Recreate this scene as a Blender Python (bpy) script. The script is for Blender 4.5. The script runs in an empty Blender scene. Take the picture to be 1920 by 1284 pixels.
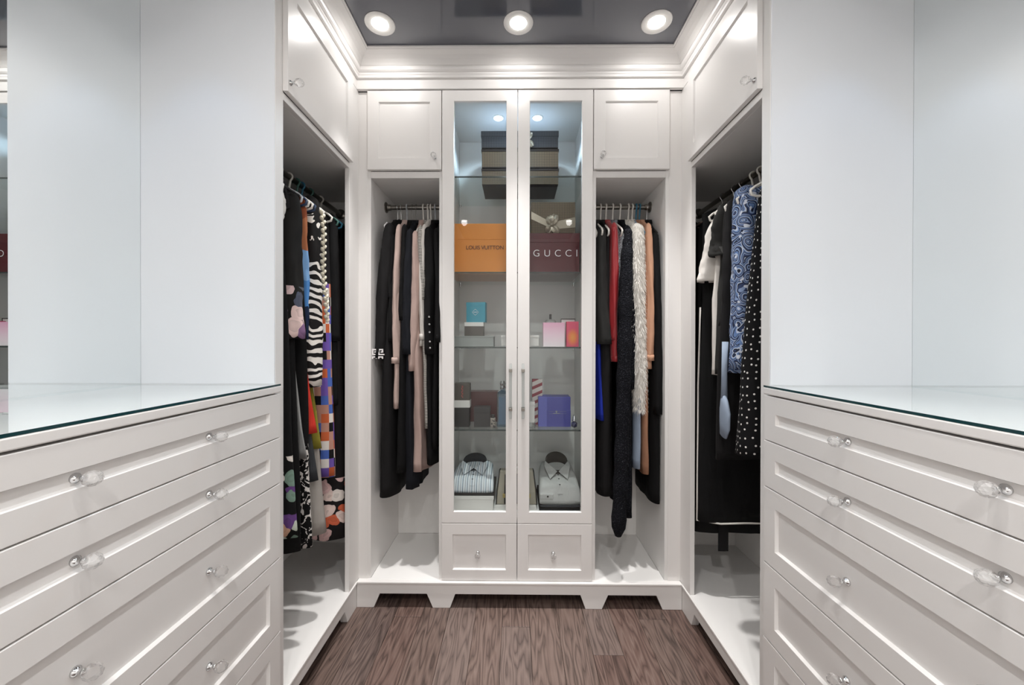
import bpy, bmesh, math, random
from mathutils import Vector, Matrix
sc = bpy.context.scene
col = sc.collection
PI = math.pi
R = math.radians

# ------------------------------------------------------------------ camera
yaw, pit, rol = 0.0098, -0.0038, 0.0018
cy, sy, cp, sp, cr, sr = math.cos(yaw), math.sin(yaw), math.cos(pit), math.sin(pit), math.cos(rol), math.sin(rol)
ra = Vector((cy, sy, 0)); ua = Vector((sp*sy, -sp*cy, cp)); fw = Vector((-cp*sy, cp*cy, sp))
right = cr*ra + sr*ua; up = -sr*ra + cr*ua
cam = bpy.data.objects.new('camera', bpy.data.cameras.new('camera'))
m = Matrix((right, up, -fw)).transposed().to_4x4(); m.translation = (-.017, 0, 1.3633)
cam.matrix_world = m
cam.data.sensor_width = 36; cam.data.lens = 725/1920*36; cam.data.clip_start = .02
col.objects.link(cam); sc.camera = cam

# ------------------------------------------------------------------ world, lamps, exposure
w = bpy.data.worlds.new('world'); sc.world = w; w.use_nodes = True
w.node_tree.nodes['Background'].inputs[0].default_value = (1, .95, .9, 1)
w.node_tree.nodes['Background'].inputs[1].default_value = .05
sc.view_settings.view_transform = 'Standard'; sc.view_settings.look = 'None'
sc.view_settings.gamma = 1; sc.view_settings.exposure = 0.68
sc.view_settings.use_curve_mapping = False
sc.cycles.max_bounces = 14; sc.cycles.diffuse_bounces = 8; sc.cycles.glossy_bounces = 6
sc.cycles.transparent_max_bounces = 24; sc.cycles.transmission_bounces = 10
sc.cycles.sample_clamp_indirect = 4
NICHE_W, PUCK_W, REAR_FILL_W = 1.25, 20, 2.5

def lamp(kind, loc, energy, color, size=.05, spot=None, blend=.5, rot=(0, 0, 0)):
    d = bpy.data.lights.new(kind.lower()+'_lamp', kind); d.energy = energy; d.color = color
    if kind == 'AREA': d.size = size
    else: d.shadow_soft_size = size
    if spot: d.spot_size = R(spot); d.spot_blend = blend
    o = bpy.data.objects.new(kind.lower()+'_lamp', d); o.location = loc; o.rotation_euler = rot; col.objects.link(o)
    return o
WARM, COOL = (1, .972, .950), (.36, .62, 1)
DOWN = [(x, y) for y in (1.752, .55, -.65) for x in (-.635, -.008, .614)]
for i, (x, y) in enumerate(DOWN):
    if i < 3:    # narrow beam plus the wide glow of the lens
        lamp('SPOT', (x, y, 2.775), 84, WARM, .035, 43, 1); lamp('SPOT', (x, y, 2.782), 2.0, WARM, .035, 176, .3)
    elif i < 6:
        if i != 4: lamp('SPOT', (x, y, 2.775), 36, WARM, .035, 56, 1)
        lamp('SPOT', (x, y, 2.775), 18 if i == 4 else 3.5, WARM, .035, 165, .6)
    else: lamp('SPOT', (x, y, 2.775), 52 if i == 7 else 9, WARM, .035, 160, 1)
for sx in (-1, 1):
    for y in (.60, 1.03): lamp('SPOT', (sx*1.05, y, 2.63), NICHE_W, COOL, .03, 72, .35)
for x in (-.118, .103): lamp('SPOT', (x, 2.19, 2.612), PUCK_W, (.62, .83, 1), .03, 150, .8)

rear_fill = lamp('AREA', (0, -1.47, 1.15), REAR_FILL_W, (1, .96, .93), 1.3, rot=(R(90), 0, 0))   # added soft fill behind the camera, no real source there
rear_fill.data.shape = 'RECTANGLE'; rear_fill.data.size_y = 2.1

# ------------------------------------------------------------------ materials
def lin(h):
    c = [int(h[i:i+2], 16)/255 for i in (0, 2, 4)]
    return tuple(v/12.92 if v <= .04045 else ((v+.055)/1.055)**2.4 for v in c)+(1,)
class NT:
    def __init__(s, name):
        s.m = bpy.data.materials.new(name); s.m.use_nodes = True; s.t = s.m.node_tree
        s.b = s.t.nodes['Principled BSDF']; s.out = s.t.nodes['Material Output']; s._c = None
    def n(s, typ, **kw):
        nd = s.t.nodes.new(typ)
        for k, v in kw.items():
            if hasattr(nd, k) and k not in ('Scale',): setattr(nd, k, v)
            else: nd.inputs[k].default_value = v
        return nd
    def l(s, a, b): s.t.links.new(a, b)
    def co(s):
        if not s._c: s._c = s.n('ShaderNodeTexCoord')
        return s._c.outputs['Object']
    def xyz(s):
        x = s.n('ShaderNodeSeparateXYZ'); s.l(s.co(), x.inputs[0]); return x.outputs
    def math(s, op, a, b=None, clamp=False):
        nd = s.n('ShaderNodeMath', operation=op); nd.use_clamp = clamp
        for i, v in enumerate((a, b)):
            if v is None: continue
            if isinstance(v, (int, float)): nd.inputs[i].default_value = v
            else: s.l(v, nd.inputs[i])
        return nd.outputs[0]
    def ramp(s, fac, stops, const=True):
        r = s.n('ShaderNodeValToRGB'); e = r.color_ramp.elements
        r.color_ramp.interpolation = 'CONSTANT' if const else 'LINEAR'
        while len(e) < len(stops): e.new(.5)
        for k, (p, c) in zip(e, stops): k.position = p; k.color = lin(c)
        s.l(fac, r.inputs[0]); return r.outputs[0]
    def mix(s, fac, a, b):
        x = s.n('ShaderNodeMix', data_type='RGBA')
        for i, v in ((0, fac), (6, a), (7, b)):
            if isinstance(v, str): x.inputs[i].default_value = lin(v)
            elif isinstance(v, (int, float)): x.inputs[i].default_value = v
            else: s.l(v, x.inputs[i])
        return x.outputs[2]
    def color(s, c): s.l(c, s.b.inputs['Base Color'])
    def bump(s, fac, strength=.3, dist=.001):
        b = s.n('ShaderNodeBump'); b.inputs['Strength'].default_value = strength; b.inputs['Distance'].default_value = dist
        s.l(fac, b.inputs['Height']); s.l(b.outputs[0], s.b.inputs['Normal'])
    def noise(s, scale, detail=3, vec=None, out=0, dist=0):
        nd = s.n('ShaderNodeTexNoise'); nd.inputs['Scale'].default_value = scale; nd.inputs['Detail'].default_value = detail
        nd.inputs['Distortion'].default_value = dist
        s.l(vec or s.co(), nd.inputs['Vector']); return nd.outputs[out]
    def voro(s, scale, feature='F1', rnd=1, vec=None, metric='EUCLIDEAN'):
        nd = s.n('ShaderNodeTexVoronoi', feature=feature); nd.distance = metric
        nd.inputs['Scale'].default_value = scale; nd.inputs['Randomness'].default_value = rnd
        s.l(vec or s.co(), nd.inputs['Vector']); return nd.outputs
    def set(s, rough=.5, metal=0, spec=.5, sheen=0, coat=0):
        b = s.b.inputs; b['Roughness'].default_value = rough; b['Metallic'].default_value = metal
        b['Specular IOR Level'].default_value = spec; b['Sheen Weight'].default_value = sheen; b['Coat Weight'].default_value = coat
        return s.m
def solid(name, c, rough=.5, metal=0, spec=.5, coat=0):
    t = NT(name); t.b.inputs['Base Color'].default_value = lin(c); return t.set(rough, metal, spec, 0, coat)
def fabric(name, c, rough=.85, weave=900, sheen=.0, bump=.25, vary=.12, spec=.2):
    t = NT(name)
    n = t.noise(14, 4)
    t.color(t.mix(t.math('MULTIPLY', n, vary*2), c, '000000'))
    mp = t.n('ShaderNodeMapping'); mp.inputs['Scale'].default_value = (15, 15, 2); t.l(t.co(), mp.inputs[0])
    cr_ = t.noise(1.3, 2, mp.outputs[0], 0, 1.2)
    t.bump(t.math('ADD', t.math('MULTIPLY', cr_, 8), t.math('MULTIPLY', t.noise(weave, 1), bump)), .5, .0011)
    return t.set(rough, 0, spec, sheen)
def glassy(name, tint, mixf, ior=1.45, rough=0.0):
    t = NT(name)
    g = t.n('ShaderNodeBsdfGlossy'); g.inputs['Roughness'].default_value = rough; g.inputs[0].default_value = (1, 1, 1, 1)
    tr = t.n('ShaderNodeBsdfTransparent'); tr.inputs[0].default_value = lin(tint)
    f = t.n('ShaderNodeLayerWeight'); f.inputs[0].default_value = .5
    r0 = ((ior-1)/(ior+1))**2; fr = t.math('ADD', t.math('MULTIPLY', t.math('POWER', f.outputs['Facing'], 5), 1-r0), r0)
    ge = t.n('ShaderNodeNewGeometry'); fr = t.math('MULTIPLY', fr, t.math('SUBTRACT', 1, ge.outputs['Backfacing']))
    x = t.n('ShaderNodeMixShader'); t.l(t.math('MULTIPLY', fr, mixf), x.inputs[0])
    t.l(tr.outputs[0], x.inputs[1]); t.l(g.outputs[0], x.inputs[2]); t.l(x.outputs[0], t.out.inputs[0])
    return t.m
def crystal(name, tint='ffffff', k=.55):
    t = NT(name); g = t.n('ShaderNodeBsdfGlass'); g.inputs['IOR'].default_value = 1.5; g.inputs['Color'].default_value = lin(tint)
    tr = t.n('ShaderNodeBsdfTransparent'); x = t.n('ShaderNodeMixShader'); x.inputs[0].default_value = k
    t.l(tr.outputs[0], x.inputs[1]); t.l(g.outputs[0], x.inputs[2]); t.l(x.outputs[0], t.out.inputs[0]); return t.m
def emit(name, c, s):
    t = NT(name); t.b.inputs['Base Color'].default_value = lin('ffffff')
    t.b.inputs['Emission Color'].default_value = lin(c); t.b.inputs['Emission Strength'].default_value = s; return t.m
M = {}
def paint(name, c, rough, spec=.45):
    t = NT(name); t.b.inputs['Base Color'].default_value = lin(c)
    t.bump(t.noise(220, 2), .04, .0004); return t.set(rough, 0, spec)
M['white'] = paint('white_lacquer', 'e7e5e3', .32)
M['inner'] = paint('white_melamine', 'e8e7e5', .5)
M['niche'] = paint('white_gloss_panel', 'eaedf1', .42, .3)
M['ceil'] = None
t = NT('navy_gloss_ceiling'); t.b.inputs['Base Color'].default_value = lin('54565f'); t.b.inputs['IOR'].default_value = 1.75
M['ceil'] = t.set(.09, 0, .5)
M['mirror'] = solid('mirror_silver', 'f4f7f7', .0, 1)
M['pane'] = glassy('clear_glass', 'fcfefe', 1.0)
M['shelfglass'] = glassy('shelf_glass', 'f8fbfa', 1.0)
M['topglass'] = glassy('counter_glass', 'fcfefe', 1.0)
M['edge'] = solid('green_glass_edge', '123a3e', .15)
M['edge2'] = solid('dark_glass_edge', '3c4340', .2)
M['chrome'] = solid('chrome', 'd9dadb', .12, 1)
M['nickel'] = solid('brushed_nickel', '8f8b85', .3, 1)
M['crystal'] = crystal('cut_crystal'); M['acrylic'] = crystal('clear_acrylic', 'f4f8f8', .75)
M['lens'] = emit('lit_lens', 'fffaf2', 12); M['puck'] = emit('lit_puck', 'e8f4ff', 5)
M['trim'] = solid('white_trim', 'f0efec', .4)
M['black_fab'] = fabric('black_fabric', '131314'); M['black2'] = fabric('soft_black_fabric', '1c1b1c', .8)
M['charcoal'] = fabric('charcoal_fabric', '313130'); M['navy'] = fabric('navy_fabric', '1a1c22')
M['slate'] = fabric('slate_fabric', '3b3d40')
M['blush'] = fabric('blush_knit', 'c9b2a9', .9, 500, 0, .5); M['blush2'] = fabric('blush_crepe', 'bba39b', .85)
M['ltgrey'] = fabric('pale_grey_knit', 'd6d2cc', .9, 500, 0, .5); M['grey'] = fabric('grey_jersey', 'a9a49e')
M['white_fab'] = fabric('white_cotton', 'e3dfd9'); M['silver'] = fabric('silver_fabric', '9b9c9b', .5)
M['royal'] = fabric('royal_blue_fabric', '1c2f9c', .55); M['ltblue'] = fabric('pale_blue_cotton', '97a5b8')
M['red_fab'] = fabric('coral_red_fabric', 'd03a2e', .75)
M['satin'] = NT('red_satin'); M['satin'].b.inputs['Base Color'].default_value = lin('992026'); M['satin'] = M['satin'].set(.38, 0, .5, .2)
M['camel'] = fabric('camel_wool', 'cfa084', .9, 600); M['tan'] = fabric('tan_wool', 'a67b62', .9, 600)
M['brown'] = fabric('brown_wool', '5a4238', .9, 600); M['olive'] = fabric('olive_fabric', '8d8433')
M['cream'] = fabric('cream_yarn', 'd9d3c0', .9, 400, 0, .6); M['fur'] = fabric('white_fur_fibre', 'f2efe9', .9, 300, 0, .1, .05)
t = NT('black_boucle'); t.color(t.ramp(t.noise(260, 2), [(0, '0c0c0f'), (.6, '17181d'), (.74, '54565c')], False)); t.bump(t.voro(170)[0], .9, .004); M['boucle'] = t.set(.95, 0, .1)
t = NT('grey_tweed'); t.color(t.ramp(t.noise(420, 3), [(0, '15171c'), (.48, '2b3038'), (.52, 'c9cdd2'), (.62, '565d68')])); t.bump(t.noise(200), .7, .003); M['tweed'] = t.set(.95, 0, .1)
def stripes(name, a, b, axis, period, duty, rough=.85):
    t = NT(name); x = t.xyz()[axis]
    f = t.math('LESS_THAN', t.math('FRACT', t.math('MULTIPLY', t.math('ADD', x, 10), 1/period)), duty)
    t.color(t.mix(f, b, a)); t.bump(t.noise(800, 1), .2, .0005); return t.set(rough, 0, .2)
M['rib'] = stripes('ribbed_stripe', '2b2a29', 'c7c3bc', 2, .0078, .42)
t = NT('shirt_stripe'); x = t.xyz()
f1 = t.math('LESS_THAN', t.math('FRACT', t.math('MULTIPLY', t.math('ADD', x[0], 10), 1/.0125)), .16)
f2 = t.math('LESS_THAN', t.math('FRACT', t.math('MULTIPLY', t.math('ADD', x[0], 10.004), 1/.025)), .2)
t.color(t.mix(f1, t.mix(f2, 'dfe4e8', 'b3c2cf'), '535b66')); M['shirt_stripe'] = t.set(.8, 0, .2)
M['shirt_grey'] = fabric('grey_shirt_cotton', 'bcbcba'); M['shirt_dark'] = fabric('dark_collar_cotton', '4a4743')
def gingham(name, a='8c7b63', b='54463a', d='1d1a1a'):
    t = NT(name); c = t.xyz(); c = [t.math('ADD', c[0], c[1]), None, c[2]]; P = 1/.0074
    g = []
    for ax in (0, 2): g.append(t.math('LESS_THAN', t.math('FRACT', t.math('MULTIPLY', t.math('ADD', c[ax], 10), P)), .36))
    s = t.math('ADD', g[0], g[1])
    t.color(t.ramp(t.math('MULTIPLY', s, .45), [(0, a), (.3, b), (.75, d)])); return t.set(.6)
M['check'] = gingham('brown_check_paper'); M['check_dark'] = gingham('slate_check_paper', '5d5f66', '34353b', '191a1e'); M['lidline'] = solid('dark_brown_paper', '2a211d', .6)
t = NT('polka_dot'); v = t.n('ShaderNodeUVMap')
nd = t.n('ShaderNodeTexVoronoi'); nd.voronoi_dimensions = '2D'; nd.inputs['Scale'].default_value = 36; nd.inputs['Randomness'].default_value = .5; t.l(v.outputs[0], nd.inputs['Vector'])
t.color(t.mix(t.math('LESS_THAN', nd.outputs[0], .13), '121214', 'e8e6e2')); M['polka'] = t.set(.8, 0, .2)
t = NT('blue_paisley'); d = t.noise(9, 2, None, 1)
vm = t.n('ShaderNodeVectorMath', operation='MULTIPLY_ADD'); t.l(d, vm.inputs[0]); vm.inputs[1].default_value = (.09, .09, .09); t.l(t.co(), vm.inputs[2])
v = t.voro(17, 'F1', 1, vm.outputs[0]); rings = t.math('FRACT', t.math('MULTIPLY', v[0], 4.2))
base = t.ramp(rings, [(0, '161c30'), (.16, 'b4bfd2'), (.32, '5f7aa8'), (.52, '1b2236'), (.64, '8398bb'), (.80, '2c3c62')])
v2 = t.voro(30, 'F1', .9, vm.outputs[0]); t.color(t.mix(t.math('LESS_THAN', v2[0], .2), base, 'c9cfda')); M['paisley'] = t.set(.6, 0, .3)
t = NT('zebra_print'); wv = t.n('ShaderNodeTexWave'); wv.wave_type = 'BANDS'; wv.bands_direction = 'Z'; wv.inputs['Scale'].default_value = 9.5
wv.inputs['Distortion'].default_value = 7; wv.inputs['Detail'].default_value = 1.2; wv.inputs['Detail Scale'].default_value = 1.6; t.l(t.co(), wv.inputs['Vector'])
z = t.xyz()[2]; low = t.math('LESS_THAN', z, -.42)
zb = t.math('GREATER_THAN', wv.outputs[1], .5); bl = t.math('GREATER_THAN', t.noise(13, 2, None, 0, 1.2), .6)
f = t.math('ADD', t.math('MULTIPLY', zb, low), t.math('MULTIPLY', bl, t.math('SUBTRACT', 1, low)))
t.color(t.mix(f, '161414', 'e2ddd6')); M['zebra'] = t.set(.75, 0, .2)
t = NT('bw_floral'); t.color(t.mix(t.math('GREATER_THAN', t.math('MULTIPLY', t.noise(26, 3, None, 0, 2.5), t.math('LESS_THAN', t.xyz()[2], -1.19)), .56), '0f0f10', 'd8d4d0')); M['bwfloral'] = t.set(.8, 0, .2)
def blooms(name, ground, cols, scale, r, zmask=None):
    t = NT(name); d = t.noise(16, 2, None, 1)
    vm = t.n('ShaderNodeVectorMath', operation='MULTIPLY_ADD'); t.l(d, vm.inputs[0]); vm.inputs[1].default_value = (.05, .05, .05); t.l(t.co(), vm.inputs[2])
    v = t.voro(scale, 'F1', 1, vm.outputs[0]); sx = t.n('ShaderNodeSeparateColor'); t.l(v[1], sx.inputs[0])
    c = t.ramp(sx.outputs[0], [(i/len(cols), k) for i, k in enumerate(cols)])
    c = t.mix(t.math('MULTIPLY', t.math('FRACT', t.math('MULTIPLY', v[0], 3)), .22), c, '000000')
    f = t.math('LESS_THAN', v[0], r)
    if zmask: f = t.math('MULTIPLY', f, t.math('LESS_THAN', t.xyz()[2], zmask))
    t.color(t.mix(f, ground, c)); return t.set(.8, 0, .2)
M['cuff_floral'] = blooms('cuff_floral', '1a1918', ['8a6a90', 'd9bfbf', '5d626c', 'e3c9c4', '54596a'], 15, .50, -.555)
M['pastel_floral'] = blooms('pastel_floral', '111112', ['e2b79d', 'cfd8cc', '6d4a8a', 'e9e3dc', '7f9a8c'], 19, .6, -1.20)
M['pink_floral'] = blooms('pink_floral', '1a1718', ['e8d3cb', 'e9e1da', 'd2694a', 'dcbab8', 'e8d3cb'], 17, .56, -1.44)
t = NT('brown_blue_print'); z = t.math('ADD', t.xyz()[2], t.math('MULTIPLY', t.noise(10), .12))
t.color(t.ramp(t.math('MULTIPLY', z, -1.4), [(0, '8a4a30'), (.3, 'a86a48'), (.46, '7ea9d8'), (.62, '4f86c4'), (.8, '23304c')])); M['brownblue'] = t.set(.8, 0, .2)
t = NT('colour_check'); c = t.xyz(); v = t.n('ShaderNodeUVMap')
nd = t.n('ShaderNodeTexVoronoi'); nd.voronoi_dimensions = '2D'; nd.distance = 'CHEBYCHEV'; nd.inputs['Scale'].default_value = 24; nd.inputs['Randomness'].default_value = 0; t.l(v.outputs[0], nd.inputs['Vector'])
s2 = t.n('ShaderNodeSeparateColor'); t.l(nd.outputs[1], s2.inputs[0])
t.color(t.mix(t.math('LESS_THAN', c[2], -.50), '1b191b', t.ramp(s2.outputs[0], [(0, 'c4633c'), (.2, '6d55a8'), (.42, 'ddd8d2'), (.58, '171618'), (.7, '4b67b4'), (.85, 'b88a7a')]))); M['colcheck'] = t.set(.8, 0, .2)
M['floorfill'] = solid('dark_subfloor', '2a211e', .8)
def box_mat(name, c, rough=.45): return solid(name, c, rough)
M['orange'] = box_mat('orange_card', 'dc8a34'); M['maroon'] = box_mat('maroon_card', '561a20', .35); M['print_brown'] = solid('dark_brown_ink', '4a2114'); M['print_white'] = solid('white_ink', 'f3f0f0')
M['ribbon'] = NT('silver_ribbon'); M['ribbon'].b.inputs['Base Color'].default_value = lin('a79c8c'); M['ribbon'] = M['ribbon'].set(.3, .35)
M['silverbox'] = box_mat('silver_card', '8d918e', .35); M['teal'] = box_mat('teal_card', '2d8fa5'); M['offwhite'] = box_mat('white_card', 'd8d6d2')
M['darkbox'] = box_mat('black_card', '272523', .4); M['greybrown'] = box_mat('taupe_card', '4c463f'); M['red_ink'] = solid('red_ink', 'c25a52')
M['mahog'] = box_mat('dark_red_card', '4f1912', .3); M['blue_card'] = box_mat('blue_card', '3c3f8e'); M['blue_light'] = box_mat('light_blue_card', '555aa6'); M['gold'] = solid('brass', 'c5b27a', .3, 1)
M['bluebottle'] = glassy('pale_blue_glass', '9fc0d2', 1.6, 1.5); M['bluedeep'] = solid('deep_blue_glass', '23264a', .1)
M['leather_b'] = solid('black_leather', '232221', .4); M['leather_t'] = solid('beige_leather', 'a39c8d', .5)
t = NT('candy_stripe'); c = t.xyz(); q = t.math('FRACT', t.math('MULTIPLY', t.math('ADD', t.math('SUBTRACT', c[2], t.math('MULTIPLY', c[0], .45)), 10), 1/.042))
t.color(t.mix(t.math('LESS_THAN', q, .42), 'd5cdc8', '8d2a38')); M['candy'] = t.set(.5)
t = NT('pink_fade'); g = t.xyz()[2]; t.color(t.ramp(t.math('MULTIPLY', g, 7.5), [(0, 'e8dfe2'), (.45, 'e6c9d6'), (1, 'dd9fbb')], False)); M['pinkfade'] = t.set(.45)
t = NT('sunset_fade'); g = t.xyz(); dd = t.math('POWER', t.math('ADD', t.math('POWER', t.math('MULTIPLY', g[0], 30), 2), t.math('POWER', t.math('MULTIPLY', t.math('SUBTRACT', g[2], .05), 20), 2)), .5)
t.color(t.ramp(dd, [(0, 'e79a4a'), (.45, 'e8823f'), (1, 'd8506e')], False)); M['sunset'] = t.set(.45)
t = NT('bw_pattern'); t.color(t.mix(t.math('GREATER_THAN', t.noise(90, 2), .55), '8d857c', '1c1a1a')); M['bwpat'] = t.set(.5)
WOOD = []
for k, (ca, cb) in enumerate((('67564f', '463a35'), ('6b5a53', '4c403a'), ('5e4f4a', '3f3430'), ('6e5f59', '4f433e'), ('66524b', '483a35'))):
    t = NT('oak_plank_%s' % 'abcde'[k]); mp = t.n('ShaderNodeMapping'); mp.inputs['Scale'].default_value = (13, 1.5, 3); t.l(t.co(), mp.inputs[0])
    oi = t.n('ShaderNodeObjectInfo'); ad = t.n('ShaderNodeVectorMath', operation='ADD'); t.l(mp.outputs[0], ad.inputs[0])
    cb2 = t.n('ShaderNodeCombineXYZ'); t.l(t.math('MULTIPLY', oi.outputs['Random'], 40), cb2.inputs[0]); t.l(t.math('MULTIPLY', oi.outputs['Random'], 91), cb2.inputs[1]); t.l(cb2.outputs[0], ad.inputs[1])
    big = t.noise(1.15, 2, ad.outputs[0]); lines = t.math('PINGPONG', t.math('MULTIPLY', big, 21), 1)
    mp2 = t.n('ShaderNodeMapping'); mp2.inputs['Scale'].default_value = (190, 5, 30); t.l(t.co(), mp2.inputs[0]); fine = t.noise(1.6, 4, mp2.outputs[0])
    tone = t.noise(.35, 1, ad.outputs[0])
    g = t.math('ADD', t.math('ADD', t.math('MULTIPLY', t.math('POWER', lines, .55), .34), t.math('MULTIPLY', fine, .42)), t.math('MULTIPLY', tone, .3))
    t.color(t.ramp(g, [(.16, '392d29'), (.40, cb), (.62, ca), (.92, '83726a')], False))
    t.bump(g, .3, .0025); WOOD.append(t.set(.4, 0, .4))

# ------------------------------------------------------------------ mesh helpers
class MB:
    def __init__(s): s.v = []; s.f = []; s.uv = None
    def add(s, vs, fs):
        o = len(s.v); s.v += [tuple(p) for p in vs]; s.f += [tuple(i+o for i in q) for q in fs]; return s
    def box(s, x0, x1, y0, y1, z0, z1):
        return s.add([(x0, y0, z0), (x1, y0, z0), (x1, y1, z0), (x0, y1, z0), (x0, y0, z1), (x1, y0, z1), (x1, y1, z1), (x0, y1, z1)],
                     [(0, 3, 2, 1), (4, 5, 6, 7), (0, 1, 5, 4), (1, 2, 6, 5), (2, 3, 7, 6), (3, 0, 4, 7)])
    def prism(s, pts, axis, a, b):
        def P(p, q):
            return {'x': (q, p[0], p[1]), 'y': (p[0], q, p[1]), 'z': (p[0], p[1], q)}[axis]
        n = len(pts); vs = [P(p, a) for p in pts]+[P(p, b) for p in pts]
        fs = [tuple(range(n))[::-1], tuple(range(n, 2*n))]+[(i, (i+1) % n, n+(i+1) % n, n+i) for i in range(n)]
        return s.add(vs, fs)
    def rings(s, rs, cap0=True, cap1=True):
        n = len(rs[0]); vs = [p for r in rs for p in r]; fs = []
        for k in range(len(rs)-1):
            for j in range(n): fs.append((k*n+j, k*n+(j+1) % n, (k+1)*n+(j+1) % n, (k+1)*n+j))
        if cap0: fs.append(tuple(range(n))[::-1])
        if cap1: fs.append(tuple(range((len(rs)-1)*n, len(rs)*n)))
        return s.add(vs, fs)
    def lathe(s, prof, n=20, axis='z', c=(0, 0, 0)):
        rs = []
        for r, h in prof:
            ring = []
            for j in range(n):
                a = 2*PI*j/n; p = (r*math.cos(a), r*math.sin(a), h)
                if axis == 'y': p = (p[0], p[2], p[1])
                if axis == 'x': p = (p[2], p[0], p[1])
                ring.append((p[0]+c[0], p[1]+c[1], p[2]+c[2]))
            rs.append(ring)
        return s.rings(rs)
    def tube(s, path, r, n=8, closed=False):
        P = [Vector(p) for p in path]; rs = []; N = len(P); prev = None
        for i in range(N):
            a = P[(i-1) % N] if closed or i else P[0]; b = P[(i+1) % N] if closed or i < N-1 else P[-1]
            d = (b-a).normalized()
            if prev is None: ref = Vector((0, 1, 0)) if abs(d.y) < .9 else Vector((1, 0, 0)); u = d.cross(ref).normalized()
            else: u = (prev - d*prev.dot(d)).normalized()
            prev = u; v = d.cross(u); rr = r[i] if isinstance(r, (list, tuple)) else r
            rs.append([P[i]+rr*(math.cos(2*PI*j/n)*u+math.sin(2*PI*j/n)*v) for j in range(n)])
        if closed: rs.append(rs[0])
        return s.rings(rs, not closed, not closed)
    def build(s, name, mat, parent=None, smooth=False, loc=(0, 0, 0), rot=(0, 0, 0), bevel=0, auto=None):
        me = bpy.data.meshes.new(name); me.from_pydata(s.v, [], s.f); me.update()
        bm = bmesh.new(); bm.from_mesh(me); bmesh.ops.recalc_face_normals(bm, faces=bm.faces); bm.to_mesh(me); bm.free()
        if isinstance(mat, str): mat = M[mat]
        me.materials.append(mat)
        if s.uv:   # unrolled cloth coordinates in metres
            ns, per = s.uv; lay = me.uv_layers.new(name='cloth')
            for p in me.polygons:
                js = [v % ns for v in p.vertices]; wrap = len(js) == 4 and 0 in js and ns-1 in js
                for li, vi in zip(p.loop_indices, p.vertices):
                    q = vi % ns; q = ns if wrap and q == 0 else q
                    lay.data[li].uv = (q/ns*per, me.vertices[vi].co.z)
        o = bpy.data.objects.new(name, me); o.location = loc; o.rotation_euler = rot; o.parent = parent; col.objects.link(o)
        if smooth: me.polygons.foreach_set('use_smooth', [True]*len(me.polygons))
        if bevel:
            b = o.modifiers.new('bevel', 'BEVEL'); b.width = bevel; b.segments = 2; b.limit_method = 'ANGLE'; b.angle_limit = R(40)
        return o
def box(name, mat, parent, x0, x1, y0, y1, z0, z1, bevel=.0015):
    return MB().box(x0, x1, y0, y1, z0, z1).build(name, mat, parent, bevel=bevel)
def empty(name, label, cat, loc, rz=0, group=None):
    o = bpy.data.objects.new(name, None); col.objects.link(o); o.location = loc; o.rotation_euler = (0, 0, rz); o.empty_display_size = .05
    return tag(o, label, cat, group)
def tag(o, label, cat, group=None):
    o['label'] = label; o['category'] = cat
    if group: o['group'] = group
    return o
def struct(o): o['kind'] = 'structure'; return o

# ------------------------------------------------------------------ room shell
CW = .8287        # half the aisle between the cabinet fronts
YB, XO = 2.49, 1.33
fl = struct(MB().box(-1.36, 1.36, -1.5, 2.5, -.06, -.012).build('floor', 'floorfill'))
rnd = random.Random(4)
pw = .134; cache = {}
for i in range(21):
    x0 = -1.42+pw*i; y = -1.5-rnd.random()*.9
    while y < 2.49:
        ln = rnd.choice((.8, 1.1, 1.35)); y1 = min(y+ln, 2.49); a = max(y, -1.5)
        if y1-a > .05:
            MB().box(0, pw-.0012, 0, y1-a-.0012, -.012, 0).build('plank', WOOD[rnd.randrange(5)], fl, loc=(x0, a, -rnd.random()*.0008), bevel=.0012)
        y += ln
struct(MB().box(-1.36, 1.36, -1.5, 2.5, 2.800, 2.86).build('ceiling', 'ceil'))
struct(MB().box(-1.36, 1.36, YB, 2.55, 0, 2.8).build('wall_back', 'white'))
struct(MB().box(-1.40, -XO, -1.5, 2.55, 0, 2.8).build('wall_left', 'white'))
struct(MB().box(XO, 1.40, -1.5, 2.55, 0, 2.8).build('wall_right', 'white'))
struct(MB().box(-1.4, 1.4, -1.56, -1.5, 0, 2.8).build('wall_front', 'white'))
struct(MB().box(-XO, -CW, -1.5, .385, 0, 2.8).build('wall_near_left', 'white'))
struct(MB().box(CW, XO, -1.5, .385, 0, 2.8).build('wall_near_right', 'white'))
# bulkheads over the dresser niches, frieze and crown moulding round the top
for sx, nm in ((-1, 'left'), (1, 'right')):
    a, b = sorted((sx*(CW+.004), sx*XO))
    struct(MB().box(a, b, .385, 1.298, 2.645, 2.8).build('bulkhead_'+nm, 'white'))
YF = 1.966
FR = [(0, 2.645), (0, 2.8), (-.02, 2.8), (-.02, 2.645)]
CR = [(0, 2.694), (.012, 2.6945), (.0135, 2.704), (.017, 2.709), (.017, 2.716), (.022, 2.7185), (.028, 2.724), (.0305, 2.731), (.030, 2.738), (.027, 2.742), (.031, 2.744),
      (.037, 2.752), (.047, 2.764), (.060, 2.775), (.074, 2.783), (.080, 2.786), (.080, 2.790), (.087, 2.792), (.087, 2.7985), (0, 2.7985)]
def run(name, prof, parent=None):
    out = []
    for k, seg in (('left', 0), ('back', 1), ('right', 2)):
        r0, r1 = [], []
        for o, z in prof:
            if k == 'back': r0.append((-CW+o, YF-o, z)); r1.append((CW-o, YF-o, z))
            else:
                s = -1 if k == 'left' else 1
                r0.append((s*(CW-o), -1.5, z)); r1.append((s*(CW-o), YF-o, z))
        struct(MB().rings([r0, r1]).build('trim_%d' % name[seg], 'white'))
run((1, 2, 3), FR); run((4, 5, 6), CR)
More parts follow.
